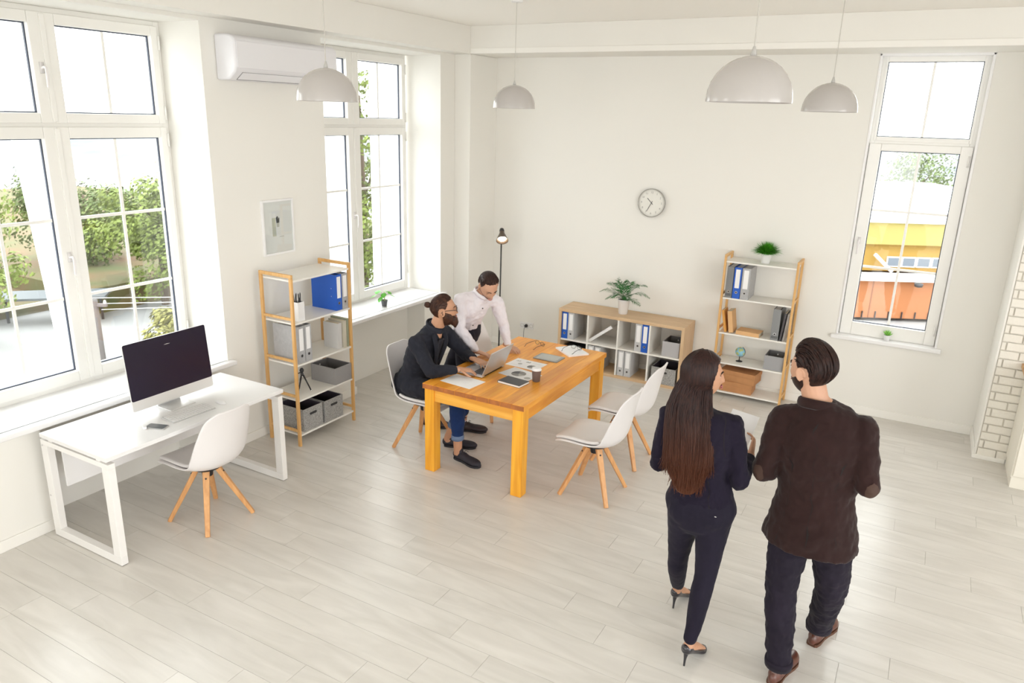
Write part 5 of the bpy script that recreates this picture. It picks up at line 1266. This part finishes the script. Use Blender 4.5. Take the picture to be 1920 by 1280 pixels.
col = MB(); pts = [p(4.505 + .084 * cos(a), -4.128 + .080 * sin(a), 1.470 + .022 * (-sin(a))) for a in [2 * pi * k / 24 for k in range(25)]]
col.loft(pts, [(.026, .010)] * 25, side=(.0, .0, 1), n=8, sub=1, round_ends=False); obj('collar', col, BRJ, jo, smooth=True)
for c_, nv in (((4.285, -4.252, 1.085), (-.45, -.9, -.25)), ((4.815, -4.232, 1.125), (.45, -.9, -.25))):
    n_ = V(nv).normalized(); a1 = n_.cross(V((0, 0, 1))).normalized(); a2 = a1.cross(n_); vs = [p(*c_)]; fs = []
    for i in range(1, 7):
        for k in range(24): q = 2 * pi * k / 24; vs.append(p(*c_) + a1 * .040 * i / 6 * cos(q) + a2 * .056 * i / 6 * sin(q))
    for k in range(24): fs.append((0, 1 + k, 1 + (k + 1) % 24))
    for i in range(5):
        for k in range(24): fs.append((1 + i * 24 + k, 1 + (i + 1) * 24 + k, 1 + (i + 1) * 24 + (k + 1) % 24, 1 + i * 24 + (k + 1) % 24))
    e_ = obj('elbow_patch', MB().add(vs, fs), PATCH, jo, smooth=True); wrap(e_, jo, .0022)
SEAM = M('seam_dark', (.008, .004, .004), .9)
seam(jo, [p(4.53, -4.30, 1.44), p(4.548, -4.31, 1.25), p(4.56, -4.31, 1.0), p(4.568, -4.33, .73)], SEAM, .0018)
for sg, xs in ((-1, (4.405, 4.425, 4.425, 4.40)), (1, (4.70, 4.685, 4.70, 4.735))):
    seam(jo, [p(xs[0], -4.27, 1.27), p(xs[1], -4.28, 1.13), p(xs[2], -4.28, .98), p(xs[3], -4.30, .73)], SEAM, .0018)
JE = cloth('dark_denim', (.013, .0095, .018), .85, .2, .2, 30); tr = MB()
tr.loft([p(4.57, -4.12, 1.0), p(4.57, -4.12, .90), p(4.57, -4.122, .82)], [(.150, .100), (.168, .118), (.168, .118)], n=26)
for h_, k_, a_ in legsM:
    h_, k_, a_ = V(h_), V(k_), V(a_)
    tr.loft([p(*h_), p(*(h_.lerp(k_, .5))), p(*k_), p(*(k_.lerp(a_, .5))), p(*(a_ + V((0, 0, .005))))], [(.100, .108), (.098, .102), (.080, .084), (.072, .076), (.062, .066)], n=22)
to_ = fuse('jeans', tr, JE, t, .0085, 4, .022, .05)
for h_, k_, a_ in legsM:
    a_ = V(a_); cf = MB().lathe([(.060, -.022), (.067, -.022), (.071, .008), (.069, .024), (.060, .024)], 22, c=a_ - BMn, cap=False); obj('rolled_cuff', cf, JE, to_, smooth=True)
BRL = M('brown_leather', (.095, .028, .016), .35, coat=.3, var=.2, vscale=20); BSO = M('brown_sole', (.10, .04, .02), .6)
for hl, to2 in (((4.520, -4.385, 0), (4.585, -4.095, 0)), ((4.652, -3.955, .0), (4.735, -3.67, 0))): shoe(t, V(hl) - BMn, V(to2) - BMn, BRL, BSO)
HB = hairmat('dark_brown_hair', (.010, .005, .005), (.036, .014, .010))
def short_hair(t, Hm, mat, w, thick, line=30, nape=-38, strands=150, seed=1, r=.0042, back=True, length=.0):
    def fn(a, e):
        aa = abs(a); 
        if aa < 1.15: lim = radians(line + 10 * cos(a * 1.2))
        elif aa < 1.55: lim = radians(line - 5 - 90 * (aa - 1.15) * .9)
        elif aa < 1.95: lim = radians(8)
        else: lim = radians(8 + (nape - 8) * min(1, (aa - 1.95) / .35))
        if e <= lim: return -1
        f = min(1, (e - lim) / radians(55 if aa > 1.6 else 28)); return thick * (.28 + .72 * f)
    h = obj('hair', cap_mesh(Hm, fn, w), mat, t, smooth=True)
    m = h.modifiers.new('s', 'SUBSURF'); m.levels = 1; m.render_levels = 1
    rr = random.Random(seed); mb = MB()
    for k in range(strands):
        s0 = rr.uniform(-.93, .93); ph0 = rr.uniform(38, 150); ph1 = min(205, ph0 + rr.uniform(35, 75)); pts = []; dr = rr.uniform(-.08, .08)
        for j in range(5):
            f = j / 4; ph = ph0 + (ph1 - ph0) * f; s_ = s0 + dr * f; c_ = sqrt(max(0, 1 - s_ * s_)); d = V((s_, c_ * cos(radians(ph)), c_ * sin(radians(ph)))); a, e = atan2(d.x, d.y), asin(max(-1, min(1, d.z)))
            tk2 = fn(a, e)
            if tk2 < 0: continue
            pts.append(Hm @ head_pt(a, e, tk2 + (.002 + length * sin(pi * f)), w))
        if len(pts) > 2: strand(mb, pts, r, .0012, .55, n=5)
    o = obj('hair_strands', mb, mat, h, smooth=True); o['kind'] = 'stuff'
    return h
short_hair(t, Hm, HB, 1.02, .026, 34, -34, 260, 3, .0052, length=.004)
def beard(t, Hm, mat, w, th, low=-1.45, up=-18, full=1.0):
    def fn(a, e):
        aa = abs(a)
        if aa > 1.75 or e < low: return -1
        x = aa
        top = radians(-24 - 12 * exp(-(x / .35) ** 2)) if x < .9 else radians(up - 6 + 22 * (x - .9))
        if x < .30 and radians(-37) < e < radians(-28): return -1      # mouth
        if x < .5 and e > radians(-26): return -1
        return th * (.5 + .5 * min(1, (top - e) / radians(18))) if e < top else -1
    o = obj('beard', cap_mesh(Hm, fn, w, 96, 72), mat, t, smooth=True); m = o.modifiers.new('s', 'SUBSURF'); m.levels = 1; m.render_levels = 1
    return o
beard(t, Hm, HB, 1.02, .007)

# ============================================================ seated man in dark blazer
BS = V((1.31, -2.972, 0)); p = rel(BS)
t = person('seated man with beard and bun in dark grey blazer, at the laptop', BS)
Hm = headM(p(1.492, -2.955, 1.245), (.80, .59, .05), 0, 1.0)
bm_ = MB(); head_mesh(bm_, Hm, 1.0)
bm_.loft([p(1.40, -2.97, 1.0), p(1.43, -2.965, 1.09), p(1.475, -2.96, 1.18)], [(.068, .068), (.060, .060), (.058, .062)], side=(0, 1, 0), n=16)
bm_.loft([p(1.20, -2.97, .50), p(1.26, -2.97, .70), p(1.34, -2.97, .88), p(1.41, -2.97, 1.02)], [(.14, .09), (.13, .08), (.15, .09), (.08, .06)], side=(0, 1, 0), n=18)
armS = (((1.365, -3.165, .985), (1.565, -3.235, .80), (1.735, -3.085, .812)), ((1.39, -2.775, .985), (1.545, -2.70, .80), (1.700, -2.80, .812)))
for a_, e_, w_ in armS:
    bm_.loft([p(*a_), p(*e_)], [(.04, .04), (.033, .033)], n=10); bm_.loft([p(*e_), p(*w_)], [(.033, .033), (.026, .022)], n=10)
hand(bm_, p(1.735, -3.085, .812), (.80, .60, -.12), (0, 0, -1), -1, .36, 1.0); hand(bm_, p(1.700, -2.80, .812), (.98, -.20, -.12), (0, 0, -1), 1, .36, 1.0)
legsS = (((1.24, -3.065, .565), (1.715, -3.085, .555), (1.712, -3.062, .10)), ((1.24, -2.88, .565), (1.70, -2.86, .55), (1.50, -2.882, .10)))
for h_, k_, a_ in legsS:
    bm_.loft([p(*h_), p(*k_)], [(.065, .065), (.05, .05)], side=(0, 1, 0), n=12); bm_.loft([p(*k_), p(*a_), p(*(V(a_) - V((0, 0, .045))))], [(.048, .048), (.036, .036), (.036, .036)], side=(0, 1, 0), n=12)
fuse('body', bm_, SKIN2, t, .0048, 2)
BRS = M('brow_auburn', (.06, .028, .016), .8); face_parts(t, Hm, BRS, (.46, .20, .16))
BLZ = cloth('charcoal_blazer', (.020, .021, .030), .9, .12, .25, 22); jk = MB()
jk.loft([p(1.20, -2.97, .52), p(1.212, -2.97, .60), p(1.25, -2.97, .70), p(1.30, -2.97, .83), p(1.350, -2.97, .95), p(1.385, -2.97, 1.025), p(1.412, -2.97, 1.075)],
        [(.205, .150), (.190, .140), (.178, .125), (.200, .130), (.195, .112), (.130, .085), (.078, .070)], side=(0, 1, 0), n=30, sub=5)
for sh_, el, wr in armS:
    wr = V(wr).lerp(V(el), .22)
    jk.loft([p(*sh_), p(*((V(sh_) + V(el)) / 2)), p(*el)], [(.066, .068), (.060, .062), (.054, .056)], n=18)
    jk.loft([p(*el), p(*((V(el) + wr) / 2)), p(*wr)], [(.056, .056), (.048, .048), (.038, .038)], n=18)
jk.loft([p(1.365, -3.155, .995), p(1.385, -2.97, 1.01), p(1.39, -2.785, .995)], [(.056, .056), (.062, .062), (.056, .056)], n=14)
jk.loft([p(1.15, -3.04, .57), p(1.28, -3.085, .575), p(1.40, -3.10, .575)], [(.12, .10), (.11, .095), (.10, .088)], side=(0, 1, 0), n=18); jk.loft([p(1.15, -2.90, .57), p(1.28, -2.86, .575), p(1.38, -2.85, .575)], [(.12, .10), (.11, .095), (.10, .088)], side=(0, 1, 0), n=18)
jk.v = [(x, y, max(z, .482)) for x, y, z in jk.v]
jo = fuse('blazer', jk, BLZ, t, .0085, 3, .024, .06)
col = MB(); pts = [p(1.418 + .070 * cos(a) + .004, -2.968 + .076 * sin(a), 1.095 - .030 * cos(a)) for a in [2 * pi * k / 24 for k in range(25)]]
col.loft(pts, [(.024, .009)] * 25, side=(0, 0, 1), n=8, sub=1, round_ends=False); obj('collar', col, BLZ, jo, smooth=True)
sv = MB()
sv.loft([p(1.485, -2.975, .99), p(1.445, -2.975, .88), p(1.405, -2.975, .74)], [(.040, .012), (.034, .012), (.02, .012)], side=(0, 1, 0), n=14, sub=3); obj('shirt', sv, M('black_shirt', (.012, .010, .016), .8), t, smooth=True)
for sg in (-1, 1):
    lp_ = MB(); lp_.loft([p(1.455, -2.97 + sg * .075, 1.04), p(1.480, -2.97 + sg * .070, .95), p(1.455, -2.97 + sg * .035, .82), p(1.43, -2.97 + sg * .015, .72)], [(.026, .006), (.034, .006), (.024, .006), (.006, .005)], side=(0, 1, 0), n=10, sub=3)
    obj('lapel', lp_, BLZ, jo, smooth=True)
JB = cloth('blue_jeans', (.010, .030, .11), .85, .3, .25, 40); tr = MB()
tr.loft([p(1.18, -2.97, .565), p(1.27, -2.97, .565)], [(.17, .075), (.16, .070)], side=(0, 1, 0), n=18)
for h_, k_, a_ in legsS:
    h_, k_, a_ = V(h_), V(k_), V(a_); an = k_.lerp(a_, .74)
    tr.loft([p(*h_), p(*(h_.lerp(k_, .5))), p(*k_)], [(.092, .088), (.084, .078), (.066, .064)], side=(0, 1, 0), n=18); tr.loft([p(*k_), p(*(k_.lerp(a_, .4))), p(*an)], [(.066, .066), (.062, .062), (.048, .048)], side=(0, 1, 0), n=18)
to_ = fuse('jeans', tr, JB, t, .008, 5, .010, .05)
for h_, k_, a_ in legsS:
    an = V(k_).lerp(V(a_), .74); dd = (V(a_) - V(k_)).normalized(); m2 = Matrix.Translation(an - BS) @ dd.to_track_quat('Z', 'Y').to_matrix().to_4x4()
    obj('rolled_cuff', MB().lathe([(.044, -.012), (.052, -.014), (.054, .010), (.052, .030), (.046, .030)], 20, mat=m2, cap=False), M('denim_inside', (.14, .20, .33), .9), to_, smooth=True)
BKL = M('black_canvas', (.022, .020, .030), .7); BKS = M('black_sole', (.018, .017, .022), .6)
shoe(t, V((1.675, -3.045, 0)) - BS, V((1.955, -3.105, 0)) - BS, BKL, BKS); shoe(t, V((1.462, -2.895, 0)) - BS, V((1.725, -2.795, 0)) - BS, BKL, BKS)
HA = hairmat('auburn_hair', (.028, .012, .009), (.085, .036, .020))
short_hair(t, Hm, HA, 1.0, .010, 36, -30, 170, 8, .0030)
bun = MB(); bc = Hm @ V((0, -.128, .045))
bun.ball(bc, (.026, .026, .024), 16, 12); ho = obj('hair_bun', bun, HA, t, smooth=True)
bs_ = MB(); ax = (Hm.to_3x3() @ V((0, -1, .3))).normalized(); o1 = ax.orthogonal().normalized(); o2 = ax.cross(o1)
for k in range(16):
    ph = k * .4; pts = [bc + (o1 * cos(ph + q * .5) + o2 * sin(ph + q * .5)) * .023 * sin(pi * (.15 + q * .14)) + ax * (.028 * -cos(pi * (.15 + q * .14))) for q in range(6)]
    strand(bs_, pts, .004, .002, .6)
o = obj('hair_strands', bs_, HA, ho, smooth=True); o['kind'] = 'stuff'
obj('hair_tie', MB().tube([Hm @ V((.016 * cos(a), -.108, .040 + .016 * sin(a))) for a in [2 * pi * k / 14 for k in range(15)]], .004, 6), BLACK, ho, smooth=True)
b1 = beard(t, Hm, HA, 1.0, .020, up=-12)
bx = MB(); bx.loft([Hm @ V((0, .062, -.070)), Hm @ V((0, .078, -.100)), Hm @ V((0, .086, -.128)), Hm @ V((0, .088, -.150))], [(.050, .038), (.048, .038), (.036, .030), (.014, .012)], side=Hm.to_3x3() @ V((1, 0, 0)), n=18, sub=4)
fuse('beard_tip', bx, HA, b1, .005, 3, .006, .02)
f = MB()
for sx in (-1, 1): f.tube([Hm @ V((sx * .032 + .023 * cos(a), .108, .0 + .020 * sin(a))) for a in [2 * pi * k / 22 for k in range(23)]], .0021, 6)
f.tube([Hm @ V((-.009, .109, .006)), Hm @ V((0, .113, .009)), Hm @ V((.009, .109, .006))], .0022, 6)
for sx in (-1, 1): f.tube([Hm @ V((sx * .055, .107, .006)), Hm @ V((sx * .078, .085, .006)), Hm @ V((sx * .084, .0, .004)), Hm @ V((sx * .082, -.022, -.014))], .0024, 6, smooth=3)
go = obj('eyeglasses', f, BLACK, t, smooth=True)
# ============================================================ man in white shirt, leaning
BL_ = V((1.30, -2.50, 0)); p = rel(BL_)
t = person('man in white shirt leaning over the table beside the seated man', BL_)
Hm = headM(p(1.625, -2.475, 1.372), (.66, -.42, -.62), radians(4), 1.0)
bm_ = MB(); head_mesh(bm_, Hm, 1.0)
bm_.loft([p(1.50, -2.45, 1.22), p(1.56, -2.46, 1.29), p(1.60, -2.465, 1.345)], [(.066, .066), (.058, .060), (.056, .060)], side=(0, 1, 0), n=16)
bm_.loft([p(1.335, -2.35, .93), p(1.37, -2.38, 1.05), p(1.45, -2.43, 1.17), p(1.51, -2.45, 1.23)], [(.13, .085), (.13, .08), (.15, .09), (.08, .06)], side=(0, 1, 0), n=18)
armL = (((1.445, -2.635, 1.255), (1.462, -2.660, 1.005), (1.590, -2.590, .805)), ((1.585, -2.255, 1.175), (1.640, -2.215, .965), (1.712, -2.262, .800)))
for a_, e_, w_ in armL:
    bm_.loft([p(*a_), p(*e_)], [(.038, .038), (.031, .031)], n=10); bm_.loft([p(*e_), p(*w_)], [(.031, .031), (.026, .022)], n=10)
hand(bm_, p(1.590, -2.590, .805), (.85, .35, -.25), (.15, 0, -1), 1, .16, .98); hand(bm_, p(1.712, -2.262, .800), (.96, -.12, -.22), (.1, 0, -1), -1, .16, .98)
legsL = (((1.355, -2.42, .88), (1.40, -2.49, .48), (1.415, -2.525, .11)), ((1.305, -2.27, .88), (1.18, -2.42, .48), (1.10, -2.575, .11)))
for h_, k_, a_ in legsL:
    bm_.loft([p(*h_), p(*k_), p(*a_), p(*(V(a_) - V((0, 0, .05))))], [(.065, .065), (.048, .048), (.036, .036), (.036, .036)], side=(0, 1, 0), n=12)
fuse('body', bm_, SKIN, t, .0048, 2)
face_parts(t, Hm, BR, (.48, .23, .19), closed=True)
SHT = cloth('white_shirt_cotton', (.76, .72, .76), .8, .03, .3, 16, .1); jk = MB()
jk.loft([p(1.32, -2.345, .90), p(1.335, -2.355, .965), p(1.375, -2.385, 1.05), p(1.43, -2.42, 1.135), p(1.485, -2.445, 1.205), p(1.525, -2.45, 1.245), p(1.55, -2.455, 1.275)],
        [(.155, .108), (.150, .108), (.162, .112), (.186, .120), (.180, .105), (.115, .080), (.068, .066)], side=(0, 1, 0), n=30, sub=5)
for sh_, el, wr in armL:
    wr = V(wr).lerp(V(el), .10)
    jk.loft([p(*sh_), p(*((V(sh_) + V(el)) / 2)), p(*el)], [(.060, .062), (.054, .056), (.048, .050)], n=18)
    jk.loft([p(*el), p(*((V(el) + wr) / 2)), p(*wr)], [(.049, .049), (.043, .043), (.033, .033)], n=18)
jk.loft([p(1.45, -2.625, 1.262), p(1.505, -2.45, 1.235), p(1.575, -2.27, 1.19)], [(.055, .055), (.062, .062), (.055, .055)], n=14)
jo = fuse('shirt', jk, SHT, t, .0085, 2, .026, .05)
col = MB(); pts = [p(1.556 + .066 * cos(a) - .0, -2.458 + .072 * sin(a), 1.295 - .040 * cos(a)) for a in [2 * pi * k / 24 for k in range(25)]]
col.loft(pts, [(.019, .006)] * 25, side=(.5, -.1, 1), n=8, sub=1, round_ends=False); obj('collar', col, SHT, jo, smooth=True)
for k in range(4):
    obj('button', MB().ball(p(1.575 - .040 * k, -2.478 + .012 * k, 1.165 - .06 * k), (.006, .006, .006), 8, 6), DARKM, jo, smooth=True)
DT = cloth('dark_trousers', (.016, .015, .024), .85); tr = MB()
tr.loft([p(1.335, -2.345, .955), p(1.325, -2.345, .87)], [(.155, .110), (.165, .118)], side=(0, 1, 0), n=22)
for h_, k_, a_ in legsL:
    h_, k_, a_ = V(h_), V(k_), V(a_); an = k_.lerp(a_, .80)
    tr.loft([p(*h_), p(*(h_.lerp(k_, .5))), p(*k_), p(*an)], [(.092, .098), (.080, .084), (.064, .066), (.052, .054)], side=(0, 1, 0), n=20)
fuse('trousers', tr, DT, t, .0085, 4, .008, .06)
for h_, k_, a_ in legsL:
    a_ = V(a_); mb = MB(); mb.loft([p(*(a_ + V((-.01, 0, .10)))), p(*(a_ + V((0, 0, -.02))))], [(.038, .038), (.036, .038)], n=16, sub=6)
    sk = obj('striped_sock', mb, M('sock_white', (.75, .73, .76), .9), t, smooth=True)
    sm = MB()
    for q in range(3): sm.lathe([(.0385, -.006), (.0400, 0), (.0385, .006)], 18, c=a_ - BL_ + V((-.004, 0, .02 + .026 * q)), cap=False)
    obj('sock_stripe', sm, M('sock_navy', (.03, .03, .06), .9), sk, smooth=True)
BKL2 = M('dark_brown_shoe', (.040, .028, .032), .5)
shoe(t, V((1.375, -2.545, 0)) - BL_, V((1.625, -2.455, 0)) - BL_, BKL2, BKS); shoe(t, V((1.02, -2.60, 0)) - BL_, V((1.285, -2.565, 0)) - BL_, BKL2, BKS)
short_hair(t, Hm, hairmat('short_dark_hair', (.022, .011, .009), (.060, .028, .020)), 1.0, .014, 36, -26, 200, 14, .0028, length=.003)
beard(t, Hm, M('stubble', (.20, .10, .07), .9), 1.0, .0022)
